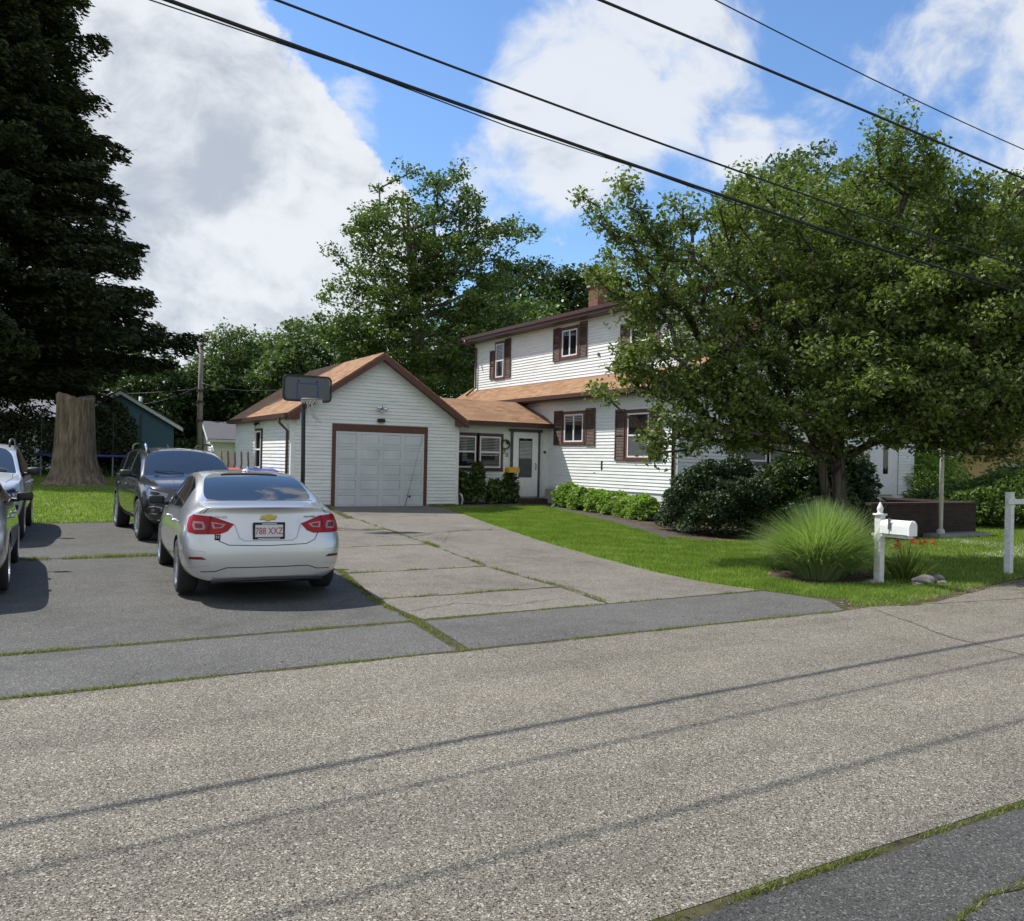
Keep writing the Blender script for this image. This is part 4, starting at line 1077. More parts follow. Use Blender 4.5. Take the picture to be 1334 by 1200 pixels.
def split_body(b2, spec, root, paint):
    lay = b2.faces.layers.int.get('gl')
    b2.normal_update()
    tree = BVHTree.FromBMesh(b2)
    well = []
    for f in b2.faces:
        c = f.calc_center_median(); k = f[lay] if lay else 0
        inw = any(abs(math.hypot(c.y - wy, c.z - spec['wr'])) < spec['arch'] + 0.004 for wy in spec['wheels']) and abs(c.x) > spec['hw'] - 0.33
        if inw and (Vector((0, f.normal.y, f.normal.z)).length > 0.9 or abs(c.x) < spec['hw'] - 0.3): well.append(f); f[lay] = 99
    names = spec['names']
    parts = {}
    for f in b2.faces:
        k = f[lay]
        if k and k != 99 and names[k] == 'side_window': k = k * 10 + (1 if f.calc_center_median().x > 0 else 2)
        parts.setdefault(k, []).append(f)
    out = {}
    for k, fs in parts.items():
        nm = 'body' if k == 0 else ('wheel_well' if k == 99 else (names[k // 10] if k >= 10 else names[k]))
        mat = paint if k == 0 else ('void' if k == 99 else 'carglass')
        vm = {}; vs = []; fa = []
        for f in fs:
            idx = []
            for v in f.verts:
                if v not in vm: vm[v] = len(vs); vs.append(tuple(v.co))
                idx.append(vm[v])
            fa.append(idx)
        me = bpy.data.meshes.new(nm); me.from_pydata(vs, [], fa); me.update()
        me.materials.append(M[mat])
        for p in me.polygons: p.use_smooth = True
        if k in (0,):
            try: me.set_sharp_from_angle(angle=math.radians(38))
            except Exception: pass
        o = bpy.data.objects.new(nm, me); COL.objects.link(o); o.parent = root; OFF[o] = Vector((0, 0, 0)); out[nm] = o
        if k == 99: explode(o)
    return tree, out

def hit(tree, p, d):
    r = tree.ray_cast(Vector(p), Vector(d).normalized())
    if r[0] is None:
        r = tree.find_nearest(Vector(p) + Vector(d).normalized() * 3)
        return Vector(r[0]), Vector(r[1])
    return Vector(r[0]), Vector(r[1])

def patch(tree, outline, place, d, name, mat, parent, off=0.004, res=0.03, rim=0.0):
    """a lamp, badge or trim piece that follows the body: outline is 2d, place(a, b) gives the ray start, d the ray direction"""
    bm = bmesh.new(); vs = [bm.verts.new((a, b, 0)) for a, b in outline]; bm.faces.new(vs)
    xs = [p[0] for p in outline]; zs = [p[1] for p in outline]
    x = min(xs) + res
    while x < max(xs): bmesh.ops.bisect_plane(bm, geom=bm.verts[:] + bm.edges[:] + bm.faces[:], plane_co=(x, 0, 0), plane_no=(1, 0, 0)); x += res
    z = min(zs) + res
    while z < max(zs): bmesh.ops.bisect_plane(bm, geom=bm.verts[:] + bm.edges[:] + bm.faces[:], plane_co=(0, z, 0), plane_no=(0, 1, 0)); z += res
    dv = Vector(d).normalized()
    for v in bm.verts:
        p, n = hit(tree, place(v.co.x, v.co.y), d)
        if n.dot(dv) > 0: n = -n
        v.co = p + n * off
    # thickness: a skirt back into the body
    ed = [e for e in bm.edges if e.is_boundary]
    r = bmesh.ops.extrude_edge_only(bm, edges=ed)
    for v in [g for g in r['geom'] if isinstance(g, bmesh.types.BMVert)]: v.co += dv * (off + 0.006)
    bmesh.ops.recalc_face_normals(bm, faces=bm.faces)
    for f in bm.faces: f.smooth = True
    me = bpy.data.meshes.new(name); bm.to_mesh(me); bm.free(); me.materials.append(M[mat])
    try: me.set_sharp_from_angle(angle=math.radians(40))
    except Exception: pass
    o = bpy.data.objects.new(name, me); COL.objects.link(o); o.parent = parent; OFF[o] = Vector((0, 0, 0))
    return o

def seam(tree, mb, pts, place, d, w=0.006, off=0.0015, closed=False):
    """a narrow shut line laid on the body"""
    c = []
    for (a, b) in zip(pts[:-1], pts[1:]):
        n = max(1, int(math.hypot(b[0] - a[0], b[1] - a[1]) / 0.03))
        c += [(a[0] + (b[0] - a[0]) * i / n, a[1] + (b[1] - a[1]) * i / n) for i in range(n)]
    c.append(pts[-1]); P = []; dv = Vector(d).normalized()
    for q in c:
        p, n = hit(tree, place(*q), d)
        if n.dot(dv) > 0: n = -n
        P.append((p + n * off, n))
    run = []
    def flush(run):
        if len(run) < 2: return
        vs = []; n_ = len(run)
        for i in range(n_):
            t = run[min(i + 1, n_ - 1)][0] - run[max(i - 1, 0)][0]; t.normalize(); s0 = t.cross(run[i][1]) * w / 2
            vs += [run[i][0] - s0, run[i][0] + s0]
        mb.add(vs, [(2 * i, 2 * i + 1, 2 * i + 3, 2 * i + 2) for i in range(n_ - 1)])
    for q in P:
        if run:
            dl = (q[0] - run[-1][0]).length
            if dl < 1e-6: continue
            if dl > 0.12: flush(run); run = []
        run.append(q)
    flush(run)

def wheel(root, x, y, r, wd, spokes=5, twist=0.0):
    s = 1 if x > 0 else -1
    t = MB(); c = (x - s * wd / 2, y, r)
    prof = [(r * .66, -wd / 2), (r * .9, -wd / 2), (r * .975, -wd * .42), (r, -wd * .3), (r, wd * .3), (r * .975, wd * .42), (r * .9, wd / 2), (r * .72, wd / 2), (r * .66, wd * .46)]
    t.lathe(prof, c, (s, 0, 0), 40)
    w = t.build('wheel', 'rubber', root, True)
    m = MB()
    m.lathe([(r * .66, wd * .44), (r * .70, wd * .50), (r * .68, wd * .51), (r * .62, wd * .44), (r * .60, wd * .1)], c, (s, 0, 0), 40)
    m.lathe([(0, wd * .40), (r * .1, wd * .40), (r * .13, wd * .36), (r * .13, wd * .2)], c, (s, 0, 0), 20)
    cv = Vector(c)
    for k in range(spokes):
        for dd in (-.13, .13):
            a = 2 * PI * k / spokes + twist; a1 = a + dd
            r0 = Vector((0, math.cos(a), math.sin(a))); r1 = Vector((0, math.cos(a1), math.sin(a1)))
            pr = Vector((0, -math.sin(a1), math.cos(a1)))
            p0 = cv + r0 * r * .10 + Vector((s * wd * .38, 0, 0)); p1 = cv + r1 * r * .65 + Vector((s * wd * .44, 0, 0))
            w0, w1 = r * .055, r * .045; dp_ = Vector((-s * .03, 0, 0))
            m.add([p0 - pr * w0, p0 + pr * w0, p1 + pr * w1, p1 - pr * w1, p0 - pr * w0 + dp_, p0 + pr * w0 + dp_, p1 + pr * w1 + dp_, p1 - pr * w1 + dp_],
                  [(0, 1, 2, 3), (7, 6, 5, 4), (0, 4, 5, 1), (1, 5, 6, 2), (2, 6, 7, 3), (3, 7, 4, 0)])
    m.build('rim', 'rim', w)
    b = MB(); b.lathe([(0, wd * .05), (r * .64, wd * .05)], c, (s, 0, 0), 30); b.lathe([(r * .45, wd * .06), (r * .45, wd * .16), (0, wd * .16)], c, (s, 0, 0), 30)
    b.build('brake', 'void', w)
    return w

def mirror(root, x, y, z, s, shell, depth=.10, wd=.22, ht=.145, face=-1):
    """door mirror; face: local y direction its glass looks to"""
    bm = bmesh.new()
    bmesh.ops.create_cube(bm, size=1)
    for v in bm.verts:
        v.co = Vector((v.co.x * wd, v.co.y * depth, v.co.z * ht))
        if v.co.y * face < 0: v.co.x *= .72; v.co.z *= .72
        if v.co.x * s < 0: v.co.z *= .8
    bmesh.ops.subdivide_edges(bm, edges=bm.edges[:], cuts=3, use_grid_fill=True, smooth=0.0)
    for _ in range(3): bmesh.ops.smooth_vert(bm, verts=bm.verts, factor=.5, use_axis_x=True, use_axis_y=True, use_axis_z=True)
    for v in bm.verts: v.co += Vector((x + s * wd * .5, y, z))
    for f in bm.faces: f.smooth = True
    me = bpy.data.meshes.new('door_mirror'); bm.to_mesh(me); bm.free(); me.materials.append(M[shell])
    o = bpy.data.objects.new('door_mirror', me); COL.objects.link(o); o.parent = root; OFF[o] = Vector((0, 0, 0))
    g = MB(); cy_ = y + face * depth * .40
    g.lathe([(0, 0), (ht * .36, 0), (ht * .38, -.006)], (0, 0, 0), (0, face, 0), 20)
    g.v = [(p[0] * 1.45 + x + s * wd * .5, p[1] + cy_, p[2] + z) for p in g.v]
    g.build('mirror_glass', 'carglass', o)
    a = MB(); a.tube([(x - s * .05, y - face * .0, z - .05), (x + s * .03, y, z - .055), (x + s * .08, y, z - .03)], [.03, .022, .02], 8); a.build('mirror_arm', 'blackplastic', o, True)
    return o

RW = lambda yy: (lambda a, b: (a, yy, b))                    # rear/front view: outline in x, z
SW_ = lambda xx: (lambda a, b: (xx, a, b))                   # side view: outline in y, z

# sedan cross-sections (metres; y is along the car, front is +)
SED = [
 [(0, -2.12, .21), (.62, -2.13, .21), (.77, -2.12, .26), (.825, -2.12, .55), (.81, -2.06, .80), (.745, -2.01, .965), (.69, -2.03, 1.035), (.60, -2.06, 1.055), (0, -2.21, 1.07)],
 [(0, -1.9, .22), (.66, -1.92, .22), (.845, -1.92, .29), (.885, -1.92, .55), (.865, -1.90, .80), (.785, -1.88, .985), (.72, -1.88, 1.05), (.64, -1.88, 1.07), (0, -1.96, 1.09)],
 [(0, -1.60, .20), (.68, -1.6, .20), (.86, -1.6, .27), (.893, -1.6, .52), (.885, -1.6, .78), (.805, -1.6, 1.00), (.715, -1.6, 1.075), (.655, -1.62, 1.09), (0, -1.70, 1.11)],
 [(0, -1.15, .19), (.70, -1.15, .19), (.875, -1.15, .27), (.895, -1.15, .52), (.89, -1.15, .77), (.82, -1.13, .985), (.66, -1.13, 1.26), (.585, -1.13, 1.30), (0, -1.17, 1.335)],
 [(0, -.72, .19), (.70, -.72, .19), (.87, -.72, .27), (.893, -.72, .52), (.89, -.72, .75), (.825, -.72, .965), (.605, -.66, 1.37), (.53, -.66, 1.405), (0, -.70, 1.425)],
 [(0, 0, .19), (.70, 0, .19), (.87, 0, .27), (.89, 0, .52), (.89, 0, .74), (.825, 0, .95), (.60, 0, 1.395), (.52, 0, 1.435), (0, 0, 1.465)],
 [(0, .45, .19), (.70, .45, .19), (.87, .45, .27), (.89, .45, .52), (.89, .45, .73), (.825, .45, .94), (.61, .42, 1.345), (.55, .42, 1.38), (0, .40, 1.41)],
 [(0, .85, .19), (.70, .85, .19), (.87, .85, .27), (.89, .85, .52), (.89, .85, .72), (.825, .85, .925), (.70, .83, 1.14), (.65, .83, 1.175), (0, .80, 1.215)],
 [(0, 1.28, .19), (.70, 1.28, .19), (.87, 1.28, .27), (.89, 1.28, .52), (.885, 1.28, .70), (.82, 1.26, .895), (.775, 1.25, .945), (.73, 1.25, .965), (0, 1.18, 1.01)],
 [(0, 1.75, .19), (.68, 1.75, .19), (.85, 1.75, .27), (.87, 1.75, .50), (.86, 1.75, .67), (.79, 1.75, .82), (.70, 1.75, .865), (.60, 1.75, .885), (0, 1.75, .935)],
 [(0, 2.08, .20), (.62, 2.08, .20), (.78, 2.06, .27), (.80, 2.05, .48), (.79, 2.04, .62), (.72, 2.05, .72), (.63, 2.06, .75), (.52, 2.08, .765), (0, 2.16, .80)]]
def sed_glass(i, j):
    if j == 7 and i in (2, 3): return 1
    if j == 7 and i in (6, 7): return 2
    if j == 5 and 3 <= i <= 7: return 3
    return 0
SPEC_SED = dict(st=SED, bow_r=[0, .11, .12, .15, .16, .15, .15, .14, 0], bow_f=[0, .14, .16, .17, .17, .13, .10, .08, 0], glass=sed_glass,
                names={1: 'rear_window', 2: 'windshield', 3: 'side_window'}, wheels=(-1.36, 1.34), arch=.365, wr=.325, hw=.895,
                crease_row=[(0, 10, 5, .45), (2, 8, 6, .35), (2, 4, 7, .8), (6, 8, 7, .7), (0, 2, 7, .3)],
                crease_st=[(0, 5, 8, .75), (2, 7, 8, .8), (2, 5, 7, .2), (4, 7, 8, .6), (6, 7, 8, .6), (8, 5, 8, .6), (3, 5, 6, .8), (8, 5, 6, .8)])

def sedan(loc, rz, paint, label, full=True):
    root = empty('parked_sedan', loc, label, 'car', 'cars parked in the lot', rz); OFF[root] = Vector((0, 0, 0)); root.scale = (1, 1, .978)
    b = make_body(SPEC_SED); tree, parts = split_body(b, SPEC_SED, root, paint); b.free()
    for x in (.885, -.885):
        for y in (-1.36, 1.34): wheel(root, x, y, .325, .215, 5, .3)
    # dark underbody, so nothing shines through
    u = MB(); u.box(-.60, .60, -1.95, 1.95, .17, .23); u.tube([(-.45, -2.12, .26), (-.45, -1.7, .26)], .05, 10); u.build('underbody', 'void', root)
    for s in (-1, 1): mirror(root, s * .86, .72, 1.0, s, 'blackplastic')
    lines = MB()
    RR_ = RW(-4)
    # side shut lines and handles
    for s in (-1, 1):
        sp = SW_(s * 3); d = (-s, 0, 0)
        seam(tree, lines, [(.95, .90), (1.0, .7), (.93, .40), (.80, .26)], sp, d)
        seam(tree, lines, [(-.18, .97), (-.16, .7), (-.20, .26)], sp, d)
        seam(tree, lines, [(-1.02, 1.0), (-.92, .78), (-1.06, .60), (-1.0, .42), (-.85, .26)], sp, d)
        seam(tree, lines, [(-.95, .27), (1.0, .27)], sp, d)
        seam(tree, lines, [(-1.75, .42), (-1.95, .60), (-1.93, .70)], sp, d)
        for y in (-.88, .02):
            p, n = hit(tree, (s * 3, y, .83), d)
            h = MB(); h.tube([p + Vector((0, -.08, 0)), p + Vector((s * .035, -.06, 0)), p + Vector((s * .035, .06, .003)), p + Vector((0, .08, 0))], .014, 8)
            h.build('door_handle', 'chrome' if full else paint, root, True)
        # pillar and belt trim
        t = MB(); seam(tree, t, [(-1.0, .985), (-.7, .972), (0, .955), (.85, .93), (1.15, .905)], sp, d, .022, .004); seam(tree, t, [(-.17, .96), (-.14, 1.36)], sp, d, .06, .003)
        seam(tree, t, [(-1.05, 1.02), (-.95, 1.12), (-.72, 1.26), (-.5, 1.345)], sp, d, .02, .004)
        explode(t.build('window_trim', 'blackplastic', root))
    # rear end
    if full:
        dz = RR_
        seam(tree, lines, [(-.60, .92), (-.57, .78), (-.52, .68), (-.42, .635), (0, .625), (.42, .635), (.52, .68), (.57, .78), (.60, .92)], dz, (0, 1, 0), .009)
        seam(tree, lines, [(-.67, .98), (-.62, 1.04)], dz, (0, 1, 0), .008); seam(tree, lines, [(.67, .98), (.62, 1.04)], dz, (0, 1, 0), .008)
        seam(tree, lines, [(-.70, .34), (-.55, .345), (-.44, .385), (.44, .385), (.55, .345), (.70, .34)], dz, (0, 1, 0), .010)
        sh = MB()
        for s in (-1, 1):
            d = (-s * .75, 1, 0); D = Vector(d).normalized()
            pl = lambda a, b, D=D: tuple(Vector((a, -2.1, b)) - D * 3)
            out_ = [(s * .955, .925), (s * .86, .965), (s * .60, .945), (s * .33, .862), (s * .39, .785), (s * .47, .755), (s * .78, .752), (s * .90, .77), (s * .95, .84)]
            if s < 0: out_ = out_[::-1]
            tl = patch(tree, out_, pl, d, 'tail_light', 'redlens', root, .010)
            for (a, m_) in (([(s * .84, .89), (s * .70, .885), (s * .66, .83), (s * .665, .80), (s * .80, .795), (s * .84, .84)], 'clearlens'),
                            ([(s * .60, .885), (s * .42, .862), (s * .46, .818), (s * .565, .812)], 'clearlens')):
                if s < 0: a = a[::-1]
                patch(tree, a, pl, d, 'lamp_lens', m_, tl, .0135)
                a2 = [(s * (abs(q[0]) - .0), q[1]) for q in a]
                cxm = sum(q[0] for q in a2) / len(a2); czm = sum(q[1] for q in a2) / len(a2)
                a3 = [(cxm + (q[0] - cxm) * .62, czm + (q[1] - czm) * .55) for q in a2]
                patch(tree, a3, pl, d, 'lamp_core', 'darkred' if abs(cxm) > .6 else 'redlens', tl, .0155)
            ml = MB(); seam(tree, ml, [(s * .62, .95), (s * .615, .76)], pl, d, .008, .0125); ml.build('lamp_gap', 'gap', tl)
            rf = [(s * .60, .475), (s * .86, .475), (s * .84, .505), (s * .66, .505)]
            if s < 0: rf = rf[::-1]
            patch(tree, rf, pl, d, 'reflector', 'darkred', root, .004)
            # bumper corner crease drawn as flat strips, its shade put into their colour
            seam(tree, sh, [(s * .98, .615), (s * .80, .575), (s * .62, .56)], pl, d, .006, .0012); seam(tree, sh, [(s * .98, .375), (s * .80, .385), (s * .56, .41)], pl, d, .006, .0012)
        explode(sh.build('bumper_crease_shade', 'bumpline', root))
        lc = MB(); seam(tree, lc, [(-.36, .86), (-.31, .71), (-.26, .68), (.26, .68), (.31, .71), (.36, .86)], dz, (0, 1, 0), .012, .0012)
        lc.build('plate_recess_shade', 'bumpline', root)  # flat strip; the shade of a recess edge is put into its colour
        # plate with its frame
        p, n = hit(tree, (0, -4, .79), (0, 1, 0)); py = p.y - .022
        pf = MB(); pf.box(-.165, .165, py - .004, py + .03, .707, .877); plf = pf.build('license_plate', 'platewhite', root, bevel=.004)
        fr = MB(); fr.box(-.172, .172, py - .010, py + .02, .861, .885); fr.box(-.172, .172, py - .010, py + .02, .697, .721)
        fr.box(-.172, -.152, py - .010, py + .02, .721, .861); fr.box(.152, .172, py - .010, py + .02, .721, .861); fr.build('plate_frame', 'gap', plf)
        fr = MB(); fr.box(-.08, .08, py - .012, py - .010, .865, .875); fr.box(-.12, .12, py - .012, py - .010, .703, .711); fr.build('frame_lettering', 'platewhite', plf)
        text_mesh('788 XXZ', .108, 'plate_number', 'platered', plf, Matrix.Translation((0, py - .0065, .786)) @ Matrix.Diagonal((.72, 1, 1, 1)) @ m90, .001, 1.0)
        # gold crossed emblem: a wide bar over a slanted block
        p, n = hit(tree, (0, -4, .90), (0, 1, 0))
        e = MB(); y = p.y - .012
        e.prism([(-.088, y, 0.920), (.076, y, 0.920), (.088, y, 0.957), (-.076, y, 0.957)], (0, .02, 0)); e.prism([(-.030, y - .001, 0.905), (.020, y - .001, 0.905), (.032, y - .001, 0.972), (-.018, y - .001, 0.972)], (0, .02, 0))
        e.build('emblem', 'gold', root, bevel=.003)
        e = MB(); y += .004
        e.prism([(-.096, y, 0.914), (.080, y, 0.914), (.096, y, 0.963), (-.080, y, 0.963)], (0, .02, 0)); e.prism([(-.038, y - .0005, 0.899), (.024, y - .0005, 0.899), (.040, y - .0005, 0.978), (-.022, y - .0005, 0.978)], (0, .02, 0))
        e.build('emblem_rim', 'chrome', root)
        for (tx, x, sz) in (('CRUZE', -.50, .034), ('PREMIER', .47, .030)):
            p, n = hit(tree, (x, -4, .94), (0, 1, 0)); yaw = math.atan2(n.x, -n.y)
            text_mesh(tx, sz, 'badge_lettering', 'bumpline', root, Matrix.Translation((p.x, p.y - .006, .94)) @ Matrix.Rotation(yaw, 4, 'Z') @ m90, .003, 1.3)
        p, n = hit(tree, (-.535, -4, .715), (0, 1, 0)); yaw = math.atan2(n.x, -n.y)
        st_ = MB(); st_.box(-.03, .03, -.004, .0, -.035, .035); ob = st_.build('sticker', 'gap', root)
        ob.data.transform(Matrix.Translation(p + n * .002) @ Matrix.Rotation(yaw, 4, 'Z'))
        text_mesh('H', .055, 'sticker_letter', 'platewhite', ob, Matrix.Translation(p + n * .008 + Vector((0, 0, .006))) @ Matrix.Rotation(yaw, 4, 'Z') @ m90, .001)
        # lower valance, brake light shade, roof fin
        va = MB(); va.tube([(-.60, -2.19, .235), (-.35, -2.235, .25), (0, -2.25, .255), (.35, -2.235, .25), (.60, -2.19, .235)], .022, 8); va.build('valance', 'blackplastic', root, True)
        sdp = [(-.33, 1.372), (.33, 1.372), (.25, 1.398), (-.25, 1.398)]
        patch(tree, [(-.34, -.80), (.34, -.80), (.26, -.73), (-.26, -.73)], lambda a, b: (a, b, 4), (0, 0, -1), 'brake_light_shade', 'gap', root, .010)
        fn = MB(); fn.prism([(0, -.62, 1.42), (0, -.42, 1.425), (0, -.46, 1.455), (0, -.60, 1.50)], (.012, 0, 0)); fn.lathe([(.0, .03), (.035, .02), (.05, 0)], (.006, -.5, 1.435), n=14); fn.build('antenna_fin', 'silver', root)
        ws = MB(); seam(tree, ws, [(-.60, -1.63), (-.55, -1.635), (.0, -1.70), (.55, -1.635), (.60, -1.63)], lambda a, b: (a, b, 4), (0, 0, -1), .018, .003)
        ws.build('window_seal', 'gap', root)
    explode(lines.build('shut_line', 'gap', root))
    return root

# tall car cross-sections
SUV = [
 [(0, -2.10, .32), (.62, -2.11, .32), (.78, -2.12, .42), (.85, -2.12, .65), (.85, -2.10, .90), (.80, -2.08, 1.07), (.755, -2.06, 1.14), (.66, -2.05, 1.18), (0, -2.16, 1.19)],
 [(0, -1.9, .30), (.70, -1.9, .30), (.87, -1.9, .40), (.92, -1.9, .65), (.91, -1.88, .90), (.85, -1.87, 1.08), (.715, -1.84, 1.47), (.61, -1.82, 1.53), (0, -1.86, 1.56)],
 [(0, -1.3, .26), (.72, -1.3, .26), (.89, -1.3, .36), (.93, -1.3, .62), (.925, -1.3, .88), (.865, -1.3, 1.07), (.70, -1.3, 1.555), (.60, -1.3, 1.60), (0, -1.3, 1.635)],
 [(0, -.4, .26), (.72, -.4, .26), (.89, -.4, .36), (.93, -.4, .62), (.925, -.4, .87), (.87, -.4, 1.055), (.70, -.4, 1.575), (.60, -.4, 1.625), (0, -.4, 1.66)],
 [(0, .28, .26), (.72, .28, .26), (.89, .28, .36), (.93, .28, .62), (.925, .28, .86), (.87, .28, 1.045), (.705, .24, 1.50), (.64, .24, 1.55), (0, .22, 1.595)],
 [(0, .75, .26), (.72, .75, .26), (.89, .75, .36), (.93, .75, .62), (.925, .75, .86), (.87, .75, 1.04), (.775, .72, 1.26), (.725, .72, 1.305), (0, .67, 1.36)],
 [(0, 1.12, .26), (.72, 1.12, .26), (.89, 1.12, .36), (.93, 1.12, .62), (.925, 1.12, .86), (.875, 1.12, 1.02), (.835, 1.08, 1.075), (.785, 1.07, 1.10), (0, 1.0, 1.15)],
 [(0, 1.6, .26), (.72, 1.6, .26), (.88, 1.6, .36), (.92, 1.6, .60), (.915, 1.6, .84), (.85, 1.6, .99), (.76, 1.6, 1.035), (.62, 1.6, 1.055), (0, 1.6, 1.08)],
 [(0, 1.98, .27), (.68, 1.98, .27), (.84, 1.97, .37), (.885, 1.96, .58), (.88, 1.95, .80), (.80, 1.96, .93), (.71, 1.97, .965), (.55, 1.98, .985), (0, 2.02, 1.01)],
 [(0, 2.14, .30), (.55, 2.14, .30), (.70, 2.12, .40), (.76, 2.10, .58), (.75, 2.09, .76), (.68, 2.08, .87), (.60, 2.08, .90), (.46, 2.10, .915), (0, 2.16, .935)]]
def suv_glass(i, j):
    if j == 7 and i == 0: return 1
    if j == 7 and i in (4, 5): return 2
    if j == 5 and 1 <= i <= 5: return 3
    return 0
SPEC_SUV = dict(st=SUV, bow_r=[0, .10, .12, .13, .13, .12, .12, .12, 0], bow_f=[0, .13, .16, .17, .16, .14, .12, .10, 0], glass=suv_glass,
                names={1: 'rear_window', 2: 'windshield', 3: 'side_window'}, wheels=(-1.34, 1.36), arch=.405, wr=.36, hw=.93,
                crease_row=[(0, 9, 5, .5), (1, 6, 6, .4), (4, 6, 7, .8), (0, 1, 7, .6)],
                crease_st=[(0, 5, 8, .4), (4, 7, 8, .7), (6, 5, 8, .7), (1, 5, 6, .7), (1, 7, 8, .5)])
def suv(loc, rz, paint, label, railmat='chrome'):
    root = empty('parked_suv', loc, label, 'car', 'cars parked in the lot', rz); OFF[root] = Vector((0, 0, 0))
    b = make_body(SPEC_SUV); tree, parts = split_body(b, SPEC_SUV, root, paint); b.free()
    for x in (.925, -.925):
        for y in (-1.34, 1.36): wheel(root, x, y, .36, .235, 5, .1)
    u = MB(); u.box(-.62, .62, -1.9, 1.9, .24, .30); u.build('underbody', 'void', root)
    for s in (-1, 1): mirror(root, s * .89, .62, 1.14, s, 'blackplastic', .13, .24, .17)
    lines = MB()
    for s in (-1, 1):
        sp = SW_(s * 3); d = (-s, 0, 0)
        seam(tree, lines, [(.90, 1.0), (.98, .8), (.92, .45), (.84, .38)], sp, d, .008)
        seam(tree, lines, [(-.12, 1.04), (-.10, .7), (-.14, .38)], sp, d, .008)
        seam(tree, lines, [(-1.05, 1.05), (-.92, .85), (-1.02, .62), (-.82, .38)], sp, d, .008)
        cl = MB()       # dark cladding round the arches and sill
        for wy in SPEC_SUV['wheels']:
            seam(tree, cl, [(wy + .43 * math.cos(a), .36 + .43 * math.sin(a)) for a in [PI * k / 16 - .08 * (8 - k) / 8 for k in range(17)]], sp, d, .055, .008)
        seam(tree, cl, [(-.90, .35), (.92, .35)], sp, d, .09, .006)
        explode(cl.build('cladding', 'blackplastic', root))
        for y in (-.90, .05):
            p, n = hit(tree, (s * 3, y, .93), d)
            h = MB(); h.tube([p + Vector((0, -.09, 0)), p + Vector((s * .04, -.06, 0)), p + Vector((s * .04, .06, .003)), p + Vector((0, .09, 0))], .015, 8); h.build('door_handle', paint, root, True)
        t = MB(); seam(tree, t, [(-1.85, 1.085), (-1.3, 1.075), (0, 1.055), (.75, 1.045), (1.0, 1.035)], sp, d, .024, .004)
        seam(tree, t, [(-.13, 1.06), (-.11, 1.54)], sp, d, .07, .003); seam(tree, t, [(-1.12, 1.08), (-1.16, 1.52)], sp, d, .08, .003); explode(t.build('window_trim', 'blackplastic', root))
        # roof rail standing on its feet
        rl = MB(); xx = s * .61
        rl.tube([(xx, .22, 1.56), (xx, .14, 1.655), (xx, .02, 1.69), (xx, -.6, 1.715), (xx, -1.2, 1.70), (xx, -1.4, 1.67), (xx, -1.48, 1.59)], [.018, .022, .019, .017, .017, .02, .018], 10)
        rl.build('roof_rail', railmat, root, True)
        # headlamp, fog lamp in its bright ring
        d = (-s * .75, -1, 0); D = Vector(d).normalized(); pl = lambda a, b, D=D: tuple(Vector((a, 2.05, b)) - D * 3)
        def mk(a): return a if s > 0 else a[::-1]
        hl = patch(tree, mk([(s * .93, .90), (s * .70, .865), (s * .48, .83), (s * .50, .765), (s * .66, .735), (s * .84, .745), (s * .93, .80)]), pl, d, 'headlight', 'headlens', root, .010)
        patch(tree, mk([(s * .88, .80), (s * .72, .775), (s * .56, .79), (s * .58, .775), (s * .68, .755), (s * .84, .765)]), pl, d, 'light_strip', 'chrome', hl, .013)
        patch(tree, mk([(s * .86, .865), (s * .72, .85), (s * .62, .82), (s * .72, .80), (s * .84, .815)]), pl, d, 'lamp_core', 'gap', hl, .0125)
        fg = patch(tree, mk([(s * .90, .60), (s * .72, .615), (s * .58, .59), (s * .60, .53), (s * .68, .49), (s * .86, .50), (s * .90, .54)]), pl, d, 'fog_lamp', 'blackplastic', root, .006)
        rg = MB(); q = [(s * .90, .60), (s * .72, .615), (s * .58, .59), (s * .60, .53), (s * .68, .49), (s * .86, .50), (s * .90, .54), (s * .90, .60)]
        seam(tree, rg, q, pl, d, .020, .010); rg.build('bright_ring', 'chrome', fg)
        patch(tree, mk([(s * .80, .57), (s * .73, .575), (s * .71, .55), (s * .74, .53), (s * .80, .53)]), pl, d, 'lamp_lens', 'clearlens', fg, .012)
    FR = RW(4)
    # grille slots, lower intake, bright strip, plate
    for k in range(7):
        x = (k - 3) * .125
        patch(tree, [(x - .046, .72), (x + .046, .72), (x + .046, .86), (x - .046, .86)], FR, (0, -1, 0), 'grille_slot', 'gap', root, .006, .05)
    patch(tree, [(-.52, .42), (.52, .42), (.56, .56), (-.56, .56)], FR, (0, -1, 0), 'air_intake', 'blackplastic', root, .006)
    patch(tree, [(-.80, .30), (.80, .30), (.78, .37), (-.78, .37)], FR, (0, -1, 0), 'lower_apron', 'blackplastic', root, .006)
    patch(tree, [(-.70, .375), (.70, .375), (.70, .395), (-.70, .395)], FR, (0, -1, 0), 'bright_strip', 'chrome', root, .012)
    patch(tree, [(-.16, .60), (.16, .60), (.16, .68), (-.16, .68)], FR, (0, -1, 0), 'license_plate', 'platewhite', root, .02, .1)
    TP = lambda a, b: (a, b, 4)
    for s in (-1, 1):
        seam(tree, lines, [(s * .72, 1.10), (s * .74, 1.6), (s * .66, 1.95)], TP, (0, 0, -1), .008)
        seam(tree, lines, [(s * .30, 1.12), (s * .38, 1.5), (s * .42, 2.0)], TP, (0, 0, -1), .006)
    seam(tree, lines, [(-.62, .955), (-.5, .91), (0, .90), (.5, .91), (.62, .955)], FR, (0, -1, 0), .007)
    wp = MB()
    for x0 in (-.62, .08):
        a, n = hit(tree, (x0, 1.0, 4), (0, 0, -1)); b_, n2 = hit(tree, (x0 + .50, .93, 4), (0, 0, -1)); wp.tube([a + n * .012, (a + b_) / 2 + n * .03, b_ + n2 * .012], .008, 6)
    explode(wp.build('wiper', 'blackplastic', root))
